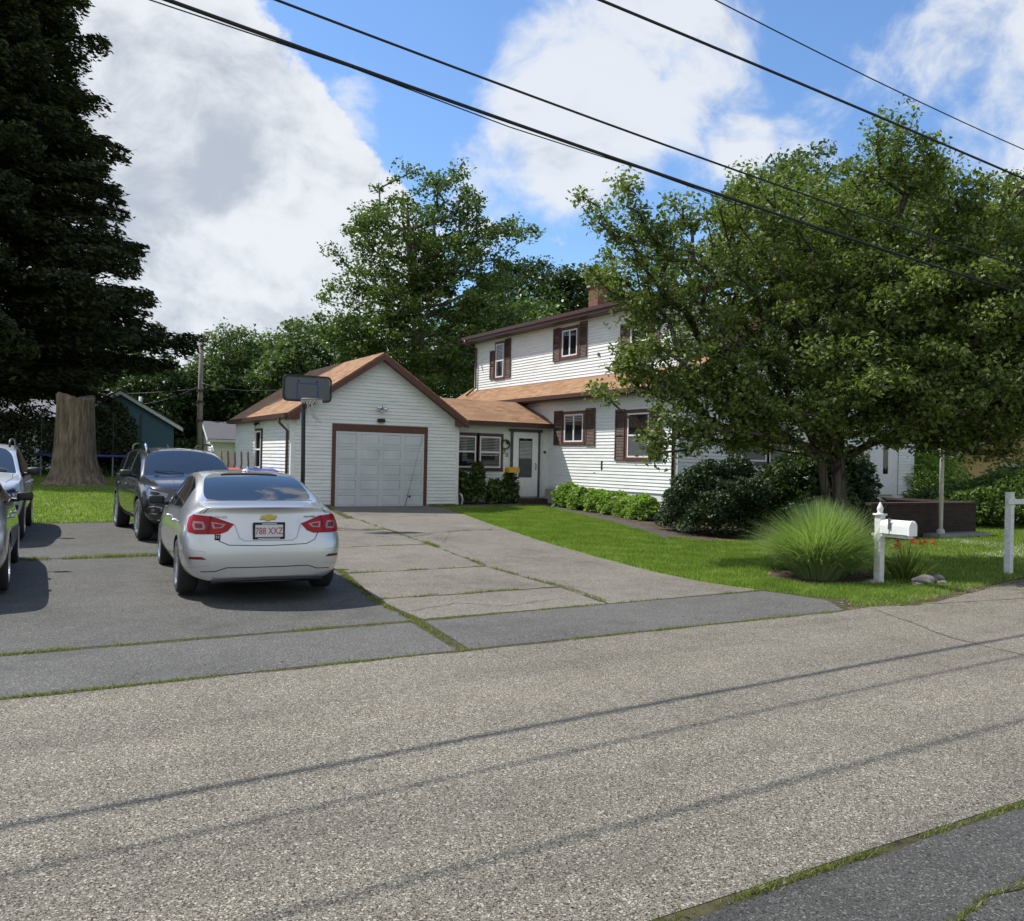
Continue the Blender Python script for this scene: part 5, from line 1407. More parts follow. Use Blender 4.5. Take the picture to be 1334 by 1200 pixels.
    fn = MB(); fn.prism([(-.006, -1.0, 1.64), (-.006, -1.25, 1.64), (-.006, -1.24, 1.70), (-.006, -1.15, 1.69)], (.012, 0, 0)); fn.build('antenna_fin', paint, root)
    explode(lines.build('shut_line', 'gap', root))
    return root
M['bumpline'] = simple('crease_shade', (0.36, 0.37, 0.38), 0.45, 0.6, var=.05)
sedan((2.79, 11.83, gz(12.0)), math.radians(-4.8), 'silver_b', 'silver four door sedan seen from behind, numbered plate, in front of the dark car')
suv((3.02, 17.75, gz(17.6)), math.radians(180 + 1.0), 'graphite', 'dark grey tall car with bright roof rails facing the street, behind the silver sedan')
sedan((-.67, 12.75, gz(12.7)), math.radians(-3.0), 'silver_c', 'silver sedan cut by the left edge, nearest the street, side and mirror in view', False)
suv((-.40, 18.33, gz(18.3)), math.radians(176), 'silver', 'light silver tall car cut by the left edge, nose to the street beside the lawn', 'blackplastic')
# ------------------------------------------------------------------ trees and plants
def at(px, py, depth):
    x = px - 667; y = 601 - py
    X = x * math.cos(RR) - y * math.sin(RR); Z = x * math.sin(RR) + y * math.cos(RR)
    r = (right * X + fw * 1130 + up * Z) * (depth / 1130.0)
    return Vector((r.x, r.y, r.z + 1.65))
def leaf_quads(cen, size, droop=0.3, wid=0.5, rg=None, flat=0.5):
    """diamond leaves at cen (n,3)"""
    rg = rg or rng; n = len(cen)
    a = rg.uniform(0, 2 * PI, n); e = rg.normal(-droop, 0.5, n)
    d = np.stack([np.cos(a) * np.cos(e), np.sin(a) * np.cos(e), np.sin(e)], 1)
    nr = rg.normal(0, 1, (n, 3)); nr[:, 2] += flat * 2
    sd = np.cross(d, nr); sd /= np.linalg.norm(sd, axis=1)[:, None] + 1e-9
    s = (size * rg.uniform(0.45, 1.35, n))[:, None]
    v = np.empty((n, 4, 3)); v[:, 0] = cen - d * s * .5; v[:, 2] = cen + d * s * .5
    m_ = cen - d * s * .06; v[:, 1] = m_ + sd * s * wid * .5; v[:, 3] = m_ - sd * s * wid * .5
    v[:, 1, 2] += (s[:, 0] * .10); v[:, 3, 2] += (s[:, 0] * .10)
    return v.reshape(-1, 3)
def blob_points(blobs, n, rg, shell=0.45):
    vol = np.array([b[3] * b[4] * b[5] for b in blobs]); cnt = rg.multinomial(n, vol / vol.sum()); out = []
    for b, c in zip(blobs, cnt):
        u = rg.normal(0, 1, (c, 3)); u /= np.linalg.norm(u, axis=1)[:, None]
        r = rg.uniform(shell ** 3, 1, c) ** (1 / 3)
        r *= rg.uniform(.86, 1.08, c)
        out.append(np.array(b[:3]) + u * r[:, None] * np.array(b[3:6]))
    return np.concatenate(out)
def skeleton(trunk, tips, step=0.7, rtip=0.012, rmax=0.2, power=0.48, bias=0.5):
    """limbs that reach from the trunk to every twig tip"""
    pos = [Vector(p) for p in trunk]; par = [-1] + list(range(len(trunk) - 1)); dist = [0.0]
    for i in range(1, len(pos)): dist.append(dist[-1] + (pos[i] - pos[i - 1]).length)
    P_ = np.zeros((len(tips) * 30 + 50, 3)); Dd = np.zeros(len(P_)); n = len(pos)
    P_[:n] = [tuple(p) for p in pos]; Dd[:n] = dist
    top = np.array(pos[-1]); order = np.argsort(np.linalg.norm(tips - top, axis=1)); ends = []
    r_ = random.Random(3)
    for k in order:
        t = tips[k]; dv = P_[:n] - t; dd = np.linalg.norm(dv, axis=1)
        cost = dd + bias * Dd[:n] * .35 + np.maximum(0, P_[:n, 2] - t[2] + .1) * 1.2
        j = int(np.argmin(cost)); L_ = dd[j]; m_ = max(1, int(L_ / step)); prev = j; a = Vector(P_[j]); b = Vector(t)
        for q in range(1, m_ + 1):
            f = q / m_; p = a.lerp(b, f) + Vector((0, 0, math.sin(f * PI) * L_ * .06))
            if q < m_: p += Vector((r_.uniform(-1, 1), r_.uniform(-1, 1), r_.uniform(-1, 1))) * .07 * min(1, L_)
            if n >= len(P_): break
            P_[n] = p; Dd[n] = Dd[prev] + L_ / m_; par.append(prev); prev = n; n += 1
        ends.append(prev)
    w = np.zeros(n)
    for e in ends: w[e] += 1
    for i in range(n - 1, 0, -1):
        if par[i] >= 0: w[par[i]] += w[i]
    rad = np.minimum(rmax, rtip * np.maximum(w, 1) ** power)
    return P_[:n], par, rad
def branch_mesh(name, mat, P_, par, rad, parent, trunk_r=None, minr=0.0, ntr=0):
    mb = MB()
    for i in range(1, len(P_)):
        j = par[i]
        if j < 0 or rad[i] < minr: continue
        a, b = Vector(P_[j]), Vector(P_[i])
        r0 = rad[j] if (j < ntr or rad[j] < rad[i] * 1.6) else rad[i] * 1.25
        if trunk_r and i < ntr: r0 = trunk_r[j]; r1 = trunk_r[i]
        else: r1 = rad[i]
        if (b - a).length < 1e-4: continue
        d = (b - a).normalized() * r1 * .4
        mb.tube([a - d * (0 if i < ntr else 1), b + d], [r0, r1], 10 if i < ntr else (6 if r1 > .03 else 4), cap=(r1 > .03))
    return mb.build(name, mat, parent, True)
def tree(name, label, trunk, trunk_r, blobs, nclu, per, leaf, crad, lmat, bmat, seed, group=None, cat='tree', shell=.45, minr=0.0, rtip=.012, flat=.5, zsq=.65, extra=None, bias=.5, droop=.3):
    rg = np.random.default_rng(seed)
    root = empty(name, trunk[0], label, cat, group)
    tips = blob_points(blobs, nclu, rg, shell)
    if extra is not None: tips = np.concatenate([tips, np.array(extra)])
    P_, par, rad = skeleton(trunk, tips, rtip=rtip, rmax=trunk_r[-1] * .85, bias=bias)
    branch_mesh('trunk', bmat, P_, par, rad, root, trunk_r, minr, len(trunk))
    n = len(tips); u = rg.normal(0, 1, (n, per, 3)); u /= np.linalg.norm(u, axis=2)[:, :, None]
    r = rg.uniform(0, 1, (n, per)) ** .55; cr_ = crad * rg.uniform(.6, 1.3, n)
    c = tips[:, None, :] + u * (r * cr_[:, None])[:, :, None] * np.array([1, 1, zsq])
    c = c.reshape(-1, 3)
    np_mesh('crown', leaf_quads(c, leaf, droop, .55, rg, flat), 4, lmat, root)
    return root
def E_(px, py, d, rx, rz, ry=None):
    """an ellipsoid of crown, centre given by where it is seen and how far; radii in metres"""
    p = at(px, py, d); return (p.x, p.y, p.z, rx, ry or rx, rz)
def gp(x, y): return (x, y, gz(y))

# big street tree on the right, in front of the house
mp_ = at(1098, 640, 15.6); bx, by = mp_.x, mp_.y
T0 = Vector((bx, by, gz(by) - .05))
tr = [T0, T0 + Vector((-.03, 0, .5)), at(1092, 600, 15.6), at(1084, 560, 15.6), at(1088, 510, 15.6), at(1095, 455, 15.5)]
maple_blobs = [E_(1100, 440, 15.6, 2.2, 1.6, 2.2), E_(900, 440, 15.2, 1.35, 1.4), E_(930, 535, 14.8, 1.0, .75), E_(1020, 510, 14.6, 1.15, .95),
    E_(860, 350, 15.6, 1.0, .8), E_(1010, 330, 15.8, 1.6, 1.35), E_(1150, 300, 15.8, 1.6, 1.3), E_(1230, 400, 15.2, 1.7, 1.5), E_(1260, 490, 14.6, 1.5, .9),
    E_(1130, 510, 14.2, 1.2, .65), E_(1310, 380, 15.4, 1.6, 1.3), E_(1350, 470, 15.0, 1.6, 1.2), E_(1165, 240, 16.2, .9, .6), E_(1010, 560, 15.6, .9, .5), E_(1130, 562, 15.0, .9, .35), E_(1060, 575, 15.9, .7, .35), E_(965, 590, 16.0, .5, .3), E_(930, 560, 15.8, .8, .5), E_(1180, 545, 15.4, 1.2, .45), E_(1290, 530, 14.8, 1.3, .55), E_(1380, 520, 15.4, 1.3, .8), E_(1350, 290, 16.4, 1.4, 1.1),
    E_(1200, 540, 14.4, .9, .45), E_(960, 480, 15.6, 1.0, 1.0)]
sprigs = []
rr = random.Random(5)
for (x0, y0, x1, y1, n) in ((860, 330, 800, 228, 12), (840, 340, 762, 258, 11), (830, 400, 765, 350, 8), (905, 300, 880, 258, 6), (880, 320, 850, 285, 5), (1170, 240, 1172, 152, 12), (1200, 235, 1208, 175, 8), (1130, 240, 1145, 160, 7), (940, 280, 985, 215, 6), (1250, 260, 1290, 230, 6), (1300, 290, 1325, 262, 4), (850, 470, 810, 482, 6), (850, 560, 862, 596, 7), (900, 560, 905, 590, 4), (1230, 560, 1240, 590, 7), (1300, 560, 1310, 600, 7), (1160, 550, 1165, 585, 5), (1195, 560, 1205, 590, 5), (1270, 560, 1265, 595, 5), (780, 500, 800, 520, 3)):
    for k in range(n):
        f = (k + .5) / n; p = at(x0 + (x1 - x0) * f + rr.uniform(-8, 8), y0 + (y1 - y0) * f + rr.uniform(-6, 6), 15.0 + rr.uniform(-.4, .4)); sprigs.append(tuple(p))
tree('leafy_tree', 'broad leafy tree with a forked trunk in front of the house, behind the ornamental grass', tr, [.17, .135, .12, .11, .10, .09], maple_blobs, 1600, 98, .094, .35, 'lv_maple', 'bark', 21, extra=sprigs, shell=.35, rtip=.010)
lb = MB(); lb.tube([T0 + Vector((.05, 0, 0)), T0 + Vector((-.15, .1, .55)), at(1068, 590, 15.5), at(1052, 560, 15.4), at(1020, 500, 15.3), at(960, 430, 15.2)], [.11, .085, .075, .07, .055, .03], 10)
o = [x for x in COL.objects if x.name.startswith('leafy_tree')][0]
lb.build('limb', 'bark', o, True)

# taller trees behind the house
def btree(px, py, d, rx, rz, label, seed, leafmat='lv_mid', n=260, per=60, leaf=.2, cr=.8, name='broadleaf_tree', group='trees behind the houses', blobs=None, trunk_h=None, bark='bark', shell=.5):
    p = at(px, py, d); b = Vector(gp(p.x, p.y)); h = p.z - b.z
    t = [b, b + Vector((.1, 0, h * .3)), b + Vector((0, .1, h * .6)), b + Vector((.1, .1, h * .85))]
    bl = blobs or [(p.x, p.y, p.z, rx, rx, rz), (p.x - rx * .5, p.y, p.z - rz * .5, rx * .7, rx * .7, rz * .6), (p.x + rx * .5, p.y, p.z - rz * .45, rx * .7, rx * .7, rz * .6), (p.x, p.y - rx * .3, p.z - rz * .9, rx * .9, rx * .9, rz * .6), (p.x, p.y, p.z + rz * .45, rx * .6, rx * .6, rz * .65)]
    return tree(name, label, t, [.35 * rx / 3, .3 * rx / 3, .25 * rx / 3, .18 * rx / 3], bl, n, per, leaf, cr, leafmat, bark, seed, group, minr=.03, shell=shell, rtip=.02)
p = at(1425, 400, 18.5)
tree('leafy_tree', 'dense dark leafy tree reaching in from the right edge above the lawn', [gp(p.x, p.y), (p.x, p.y, 1.2), (p.x + .1, p.y, 2.6), (p.x, p.y + .1, 4.2)], [.24, .2, .18, .14],
     [E_(1425, 400, 18.5, 2.6, 2.0), E_(1350, 330, 19, 1.6, 1.3), E_(1340, 440, 18.5, 1.5, 1.2), E_(1400, 510, 17.5, 2.0, .9), E_(1330, 520, 18.5, 1.2, .6), E_(1500, 450, 17, 2.2, 1.6)], 900, 80, .12, .42, 'lv_mid', 'bark', 61, shell=.4)
dd = 41
cb_ = [E_(535, 330, dd, 3.2, 2.6), E_(480, 400, dd, 2.4, 2.4), E_(600, 330, dd, 2.6, 2.0), E_(550, 430, dd, 4.0, 2.4), E_(500, 270, dd, 1.4, 1.6), E_(590, 255, dd, 1.6, 1.3), E_(655, 305, dd, 1.7, .7), E_(480, 480, dd, 2.6, 1.6), E_(640, 400, dd, 2.2, 2.0), E_(445, 425, dd, 1.3, .9), E_(610, 480, dd, 2.8, 2)]
ex = [tuple(at(x, y, dd)) for x, y in ((525, 218), (515, 235), (535, 225), (590, 228), (602, 218), (585, 240), (690, 298), (675, 305), (698, 302), (430, 325), (440, 330), (460, 300), (468, 272), (475, 285), (545, 225), (560, 235), (625, 262))]
pb = at(548, 560, dd)
tree('open_crowned_tree', 'tall open crowned tree with pale limbs rising between the garage roof and the house', [gp(pb.x, pb.y), tuple(at(545, 500, dd)), tuple(at(545, 440, dd)), tuple(at(540, 370, dd)), tuple(at(530, 300, dd))], [.4, .34, .28, .2, .12], cb_, 760, 66, .20, .62, 'lv_mid', 'palebark', 31, 'trees behind the houses', shell=.3, rtip=.018, extra=ex)
btree(1050, 292, 30, 3.3, 2.2, 'pale green rounded tree top rising above the leafy front tree', 41, 'lv_far', 420, 60, .17, .6)
btree(1410, 330, 31, 3.4, 2.6, 'dark tree at the right edge above the tan house', 42, 'lv_dark', 380, 70, .17, .7)
btree(1180, 330, 34, 3.6, 3.0, 'tree behind the right end of the house', 43, 'lv_mid', 380, 60, .2, .8)
btree(1370, 350, 38, 3.0, 2.4, 'dense dark tree low at the right edge behind the tan house', 58, 'lv_dark', 380, 70, .2, .8)
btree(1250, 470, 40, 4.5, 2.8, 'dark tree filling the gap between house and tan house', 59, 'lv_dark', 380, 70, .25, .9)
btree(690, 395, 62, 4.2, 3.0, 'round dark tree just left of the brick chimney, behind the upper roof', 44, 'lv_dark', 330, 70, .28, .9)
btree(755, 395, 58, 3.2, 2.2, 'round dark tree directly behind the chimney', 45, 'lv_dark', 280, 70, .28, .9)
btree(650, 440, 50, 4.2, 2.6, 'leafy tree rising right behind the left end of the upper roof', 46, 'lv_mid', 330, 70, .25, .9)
btree(850, 400, 60, 5, 3.5, 'tree hidden behind the house and the front tree', 47, 'lv_mid', 200, 60, .3, 1.0)
btree(298, 470, 62, 2.4, 2.6, 'light slender tree whose top stands above the tree line left of the garage', 48, 'lv_far', 200, 50, .26, .8, shell=.3)
btree(350, 490, 64, 4.2, 3.3, 'rounded tree behind the garage roof, left of the tall open tree', 49, 'lv_far', 330, 70, .3, 1.0)
btree(405, 475, 60, 3.6, 3.0, 'rounded tree close left of the tall open crowned tree', 50, 'lv_far', 320, 70, .3, .9)
btree(270, 530, 66, 4.4, 3.2, 'dark tree behind the wooden utility pole', 51, 'lv_mid', 330, 70, .3, 1.0)
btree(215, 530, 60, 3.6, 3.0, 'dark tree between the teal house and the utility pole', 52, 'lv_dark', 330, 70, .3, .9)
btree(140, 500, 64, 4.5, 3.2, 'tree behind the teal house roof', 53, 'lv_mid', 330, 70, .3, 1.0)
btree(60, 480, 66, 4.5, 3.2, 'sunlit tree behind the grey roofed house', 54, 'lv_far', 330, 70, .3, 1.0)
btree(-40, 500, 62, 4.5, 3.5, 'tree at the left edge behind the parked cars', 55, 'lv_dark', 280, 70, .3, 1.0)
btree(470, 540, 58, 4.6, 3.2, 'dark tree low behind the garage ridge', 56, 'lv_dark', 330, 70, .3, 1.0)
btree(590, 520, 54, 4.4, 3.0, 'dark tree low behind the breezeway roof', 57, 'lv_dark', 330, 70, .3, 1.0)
def wood():
    rg = np.random.default_rng(77); c = []
    for k in range(150):
        px = rg.uniform(-500, 1900); d = rg.uniform(72, 95); p = at(px, rg.uniform(500, 590), d); r = rg.uniform(3, 5)
        u = rg.normal(0, 1, (560, 3)); u /= np.linalg.norm(u, axis=1)[:, None]
        c.append(np.array(p) + u * rg.uniform(.6, 1.05, (560, 1)) * np.array([r, r, r * 1.0]))
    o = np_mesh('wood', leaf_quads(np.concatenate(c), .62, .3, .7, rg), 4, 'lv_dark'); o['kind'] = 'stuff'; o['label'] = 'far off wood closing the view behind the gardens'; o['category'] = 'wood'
wood()

# the great dark conifer at the left
def spruce():
    rg = np.random.default_rng(9); d0 = 36.0
    b = at(-30, 628, d0); b = Vector((b.x, b.y, gz(b.y)))
    root = empty('conifer', b, 'huge dark conifer with drooping layered boughs filling the upper left corner', 'tree')
    H = 31.0
    tm = MB(); tm.tube([b, b + Vector((.1, 0, 4)), b + Vector((0, 0, 10)), b + Vector((.1, 0, H - 1))], [.5, .42, .3, .05], 12); tm.build('trunk', 'bark', root, True)
    br = MB(); C = []; Dr = []
    z = 3.9
    prof = lambda h: np.interp(h, [3.0, 4.6, 6.0, 9.0, 11.6, 13.8, 19.6, 31.0], [4.4, 6.4, 8.5, 6.9, 6.0, 5.3, 4.1, .4])
    while z < H - 1:
        k = 9 if z < 21 else 6; a0 = rg.uniform(0, 6.28)
        for i in range(k):
            a = a0 + i * 2 * PI / k + rg.normal(0, .22); z0_ = z; Lb = prof(z) * rg.uniform(.74, 1.10); z = z0_ + rg.normal(0, .28); dr_ = rg.uniform(-.35, .25)
            pts = []
            for f in np.linspace(0, 1, 9):
                r = f * Lb; zz = z + .10 * r - (.30 * (r ** 2)) / (Lb + 1) * .42 + (dr_ * f ** 3)
                pts.append(b + Vector((math.cos(a) * r, math.sin(a) * r, zz)))
            br.tube(pts, [.055 * (1 - f) + .012 for f in np.linspace(0, 1, 9)], 5)
            n = int(270 * Lb / 5)
            f = rg.uniform(.10, 1.0, n) ** .72; wmax = (.28 + 1.15 * np.sin(np.pi * np.minimum(1, f * .88 + .06))) * .82
            lat_ = rg.uniform(-1, 1, n) * wmax; lat_ = np.sign(lat_) * np.floor(np.abs(lat_) * 4 + rg.uniform(0, .6, n)) / 4
            r = f * Lb; zz = z + .10 * r - (.30 * r ** 2) / (Lb + 1) * .42 + dr_ * f ** 3 - np.abs(lat_) * .42 - rg.uniform(0, 1, n) ** 2 * .55
            C.append(np.stack([b.x + math.cos(a) * r - math.sin(a) * lat_ + rg.normal(0, .06, n), b.y + math.sin(a) * r + math.cos(a) * lat_ + rg.normal(0, .06, n), b.z + zz], 1))
            Dr.append(np.full(n, a)); z = z0_
        z += .62 if z < 21 else 1.0
    br.build('limb', 'bark', root, True)
    c = np.concatenate(C); a = np.concatenate(Dr); n = len(c)
    V_ = []
    for rep in range(5):
        cc_ = c + rg.normal(0, .10, (n, 3)) * np.array([1, 1, .6]); aa = a + rg.normal(0, .8, n); e = rg.normal(-.28, .3, n)
        d = np.stack([np.cos(aa) * np.cos(e), np.sin(aa) * np.cos(e), np.sin(e)], 1); nr = rg.normal(0, .5, (n, 3)); nr[:, 2] += 1
        sd = np.cross(d, nr); sd /= np.linalg.norm(sd, axis=1)[:, None]; s = (.24 * rg.uniform(.5, 1.5, n))[:, None]
        v = np.empty((n, 4, 3)); v[:, 0] = cc_ - d * s * .5; v[:, 2] = cc_ + d * s * .5; v[:, 1] = cc_ + sd * s * .20; v[:, 3] = cc_ - sd * s * .20; V_.append(v.reshape(-1, 3))
    np_mesh('crown', np.concatenate(V_), 4, 'lv_spruce', root)
spruce()
# dark understorey at the left, shrubs by the teal house
def shrub(name, label, c, rx, ry, rz, n, leaf, mat, seed, group=None, cat='shrub', shell=.6, z0=None, droop=.2, stems=7):
    rg = np.random.default_rng(seed); b = Vector(gp(c[0], c[1])) if z0 is None else Vector((c[0], c[1], z0))
    root = empty(name, b, label, cat, group)
    u = rg.normal(0, 1, (n, 3)); u /= np.linalg.norm(u, axis=1)[:, None]; u[:, 2] = np.where(u[:, 2] < -.75, -u[:, 2], u[:, 2]); low = u[:, 2] < 0; u[low, :2] *= (1.0 / np.maximum(.75, np.linalg.norm(u[low, :2], axis=1)))[:, None]
    lump = 1 + .10 * np.sin(u[:, 0] * 7 + seed) + .10 * np.sin(u[:, 1] * 6 + u[:, 2] * 5 + seed * 2) + .06 * np.sin(u[:, 2] * 13 + u[:, 0] * 9)
    r = rg.uniform(shell ** 3, 1, n) ** (1 / 3) * lump
    cen = np.array([b.x, b.y, b.z + rz * .80]) + u * r[:, None] * np.array([rx, ry, rz])
    cen[:, 2] = np.maximum(cen[:, 2], b.z + .03)
    np_mesh('foliage', leaf_quads(cen, leaf, droop, .5, rg, .4), 4, mat, root)
    st_ = MB()
    for k in range(stems):
        a = k / stems * 6.28; st_.tube([b, b + Vector((math.cos(a) * rx * .3, math.sin(a) * ry * .3, rz * .7)), b + Vector((math.cos(a) * rx * .62, math.sin(a) * ry * .62, rz * 1.45))], [.03, .02, .008], 5)
    st_.build('stem', 'bark', root)
    return root
for k, (px, d, r, z, lb_) in enumerate(((20, 36, 2.2, 1.5, 'dark bush left of the stump under the grey roof'), (143, 37, 1.1, 1.7, 'dark bush between the stump and the teal wall'), (-60, 34, 2.6, 1.8, 'dark bush at the far left edge behind the cars'))):
    p = at(px, 600, d); shrub('dark_bush', lb_, (p.x, p.y), r, r, z, 9000, .16, 'lv_spruce', 200 + k, 'dark bushes at the back of the left lawn')

# planting by the house
s_ = at(943, 697, 18.6)
shrub('rounded_shrub', 'large rounded dark glossy shrub at the street corner of the house', (14.2, 14.7), 1.10, 1.2, .92, 42000, .08, 'lv_shrub', 301)
shrub('rhododendron', 'tall dark shrub below the street windows of the house, left of the tree trunk', (16.5, 14.2), 1.25, 1.1, 1.05, 14000, .13, 'lv_dark', 302, 'dark shrubs before the street side of the house')
shrub('rhododendron', 'tall dark shrub beside the front door, right of the tree trunk', (18.2, 14.9), 1.3, 1.1, 1.25, 14000, .14, 'lv_dark', 303, 'dark shrubs before the street side of the house')
for k, (x, y, r, h) in enumerate(((15.5, 22.6, .45, .42), (15.42, 21.7, .48, .38), (15.4, 20.8, .45, .36), (15.3, 19.9, .46, .36), (15.15, 19.0, .42, .33), (14.95, 18.2, .40, .36))):
    nm = ('nearest the breezeway door', 'second from the breezeway door', 'below the siding vent', 'left of the tall lower window', 'below the tall lower window', 'nearest the rounded dark shrub')[k]
    shrub('leafy_perennial', 'light green leafy plant along the house wall, ' + nm, (x, y), r, .52, h, 3000, .11, 'lv_bright', 310 + k, 'leafy plants along the house wall', 'plant', .3, None, .0)
for k, (x, y, r, h, lb_) in enumerate(((12.55, 24.25, .35, .6, 'dark leafy plant in the corner between garage and breezeway'), (13.1, 24.2, .30, .72, 'tallest dark plant below the breezeway windows'), (13.75, 24.2, .32, .42, 'low dark plant in the middle below the right breezeway window'), (14.3, 24.2, .32, .60, 'dark plant with broad leaves left of the storm door'))):
    shrub('tall_perennial', lb_, (x, y), r, .25, h, 900, .16, 'lv_mid', 330 + k, 'plants below the breezeway windows', 'plant', .2, None, .5)

# ornamental grass: long arching blades from one crown
def fountain(name, label, c, n, L0, spread, w, mat, seed, cat='ornamental grass', tall=1.0):
    rg = np.random.default_rng(seed); b = np.array(gp(*c)); root = empty(name, tuple(b), label, cat)
    a = rg.uniform(0, 2 * PI, n); f = rg.uniform(0, 1, n) ** .75; L_ = L0 * rg.uniform(.55, 1.10, n)
    st0 = rg.uniform(0, .34, n); out_a = np.clip(f * spread, 0, 1.35); segs = 6
    p = b + np.stack([np.cos(a) * st0 * f, np.sin(a) * st0 * f, np.zeros(n)], 1); wv = np.stack([-np.sin(a), np.cos(a), np.zeros(n)], 1)
    tw = rg.normal(0, .5, n); wv = wv * np.cos(tw)[:, None] + np.array([0, 0, 1]) * np.sin(tw)[:, None] * .3
    V_ = []; th = out_a * .55
    for k in range(segs):
        th2 = th + out_a * .15 * (k / segs + .25) + .05 * k / segs
        a = a + rg.normal(0, .10, n); th2 = th2 + rg.normal(0, .07, n)
        d = np.stack([np.cos(a) * np.sin(th2), np.sin(a) * np.sin(th2), np.cos(th2) * tall], 1) * (L_ / segs)[:, None]
        q = p + d; w0 = w * (1 - (k / segs) ** 2); w1 = w * (1 - ((k + 1) / segs) ** 2) + .0004
        v = np.empty((n, 4, 3)); v[:, 0] = p - wv * w0; v[:, 1] = p + wv * w0; v[:, 2] = q + wv * w1; v[:, 3] = q - wv * w1
        V_.append(v); p = q; th = th2
    V_ = np.stack(V_, 1).reshape(-1, 3)
    # join the segments of one blade so that they shade as one: shared colour comes from the mesh island
    me = bpy.data.meshes.new('blades'); nb = n; idx = np.arange(nb * segs * 4).reshape(nb, segs, 4)
    vv = V_.reshape(nb, segs, 4, 3); pts = np.empty((nb, segs + 1, 2, 3)); pts[:, :segs, 0] = vv[:, :, 0]; pts[:, :segs, 1] = vv[:, :, 1]; pts[:, segs, 0] = vv[:, -1, 3]; pts[:, segs, 1] = vv[:, -1, 2]
    base = np.arange(nb)[:, None] * (segs + 1) * 2 + np.arange(segs)[None, :] * 2
    F_ = np.stack([base, base + 1, base + 3, base + 2], 2).reshape(-1, 4)
    pts = pts.reshape(-1, 3) - b
    me.from_pydata(pts.tolist(), [], F_.tolist()); me.update(); me.materials.append(M[mat])
    for q in me.polygons: q.use_smooth = True
    o = bpy.data.objects.new('blades', me); COL.objects.link(o); o.parent = root
    return root
fountain('ornamental_grass', 'big rounded clump of arching ornamental grass left of the white mailbox', (10.60, 8.80), 11000, 1.15, 1.24, .0055, 'lv_pampas', 401)
fountain('ornamental_grass', 'thin wispy grass clump just behind the mailbox post', (11.5, 9.0), 260, 1.25, .9, .004, 'lv_pampas', 402)
def daylily():
    rg = np.random.default_rng(5); r = fountain('daylily', 'daylily clump with orange flowers right of the mailbox post', (11.75, 8.15), 260, .62, 1.3, .008, 'lv_maple', 403, 'flower')
    b = Vector(gp(11.75, 8.15)); st_ = MB(); pt = MB()
    for k in range(7):
        a = rg.uniform(0, 6.28); R_2 = rg.uniform(.1, .38); t = b + Vector((math.cos(a) * R_2, math.sin(a) * R_2, rg.uniform(.48, .66)))
        st_.tube([b, b.lerp(t, .6) + Vector((0, 0, .06)), t], .004, 5)
        ax = Vector((math.cos(a) * .6, math.sin(a) * .6 - .4, .5)).normalized(); s1 = ax.orthogonal().normalized(); s2 = ax.cross(s1)
        for q in range(6):
            an = q * PI / 3; rd = s1 * math.cos(an) + s2 * math.sin(an); sd = -s1 * math.sin(an) + s2 * math.cos(an)
            p0, p1, p2 = t, t + ax * .05 + rd * .035, t + ax * .055 + rd * .085
            pt.add([p0, p1 + sd * .018, p2, p1 - sd * .018], [(0, 1, 2, 3)])
    st_.v = [tuple(v) for v in st_.v]; st_.build('stalk', 'lv_bright', r); pt.build('flower', 'lily', r)
daylily()
# hedge and shrubs at the right
for k, (px, py, d, rx, rz, m_, lb_) in enumerate(((1245, 628, 25, 1.4, .62, 'lv_mid', 'bright green shrub right of the white pole behind the brick porch'), (1300, 640, 26, 1.7, .78, 'lv_mid', 'broad green shrub in front of the tan house wall'), (1350, 640, 25, 1.7, .95, 'lv_mid', 'green shrub at the right edge behind the post'), (1205, 610, 30, 1.6, 1.15, 'lv_bright', 'sunlit shrub seen between the house end and the white pole'), (1345, 610, 29, 1.6, 1.0, 'lv_mid', 'taller bright shrub under the tan gable'))):
    p = at(px, py, d); shrub('garden_shrub', lb_, (p.x, p.y), rx, rx, rz, 7000, .14, m_, 340 + k, 'shrubs before the tan house')

# ------------------------------------------------------------------ street furniture and small things
def mailbox():
    x, y = 10.98, 8.05; r = empty('mailbox', (x, y, 0), 'white mailbox on a white post with pointed finial beside the ornamental grass', 'mailbox')
    p = MB(); p.box(x - .052, x + .052, y - .052, y + .052, -.05, .98); p.build('post', 'oldwhite', r, bevel=.006)
    p = MB(); p.box(x - .07, x + .07, y - .07, y + .07, .98, 1.01); p.lathe([(.05, 0), (.035, .02), (.042, .05), (.045, .075), (.036, .10), (.01, .16), (0, .17)], (x, y, 1.01), n=16); p.build('finial', 'oldwhite', r, True)
    p = MB(); p.box(x - .05, x + .05, y - .50, y + .10, .685, .725); p.box(x - .03, x + .03, y - .05, y + .09, .62, .685); p.build('arm', 'oldwhite', r, bevel=.004)
    pr = [(-.085, .73), (.085, .73), (.085, .85)] + [(.085 * math.cos(a), .85 + .085 * math.sin(a)) for a in [PI * k / 12 for k in range(1, 12)]] + [(-.085, .85)]
    p = MB(); p.prism([(x + a, y - .52, b) for a, b in pr], (0, .46, 0)); bx_ = p.build('box', 'plastic_white', r, bevel=.008)
    pr2 = [(a * 1.06, .85 + (b - .85) * 1.06) for a, b in pr]
    p = MB(); p.prism([(x + a, y - .535, b) for a, b in pr2], (0, .03, 0)); p.build('door', 'plastic_white', r, bevel=.006)
    p = MB(); p.prism([(x + a * 1.02, y - .22, .85 + (b - .85) * 1.02) for a, b in pr], (0, .012, 0)); p.build('strap', 'screen', bx_)
    p = MB(); p.box(x - .01, x + .01, y - .555, y - .535, .90, .93); p.build('latch', 'plastic_white', r)
    p = MB(); p.box(x - .098, x - .09, y - .24, y - .20, .80, .96); p.build('flag', 'screen', r)
mailbox()
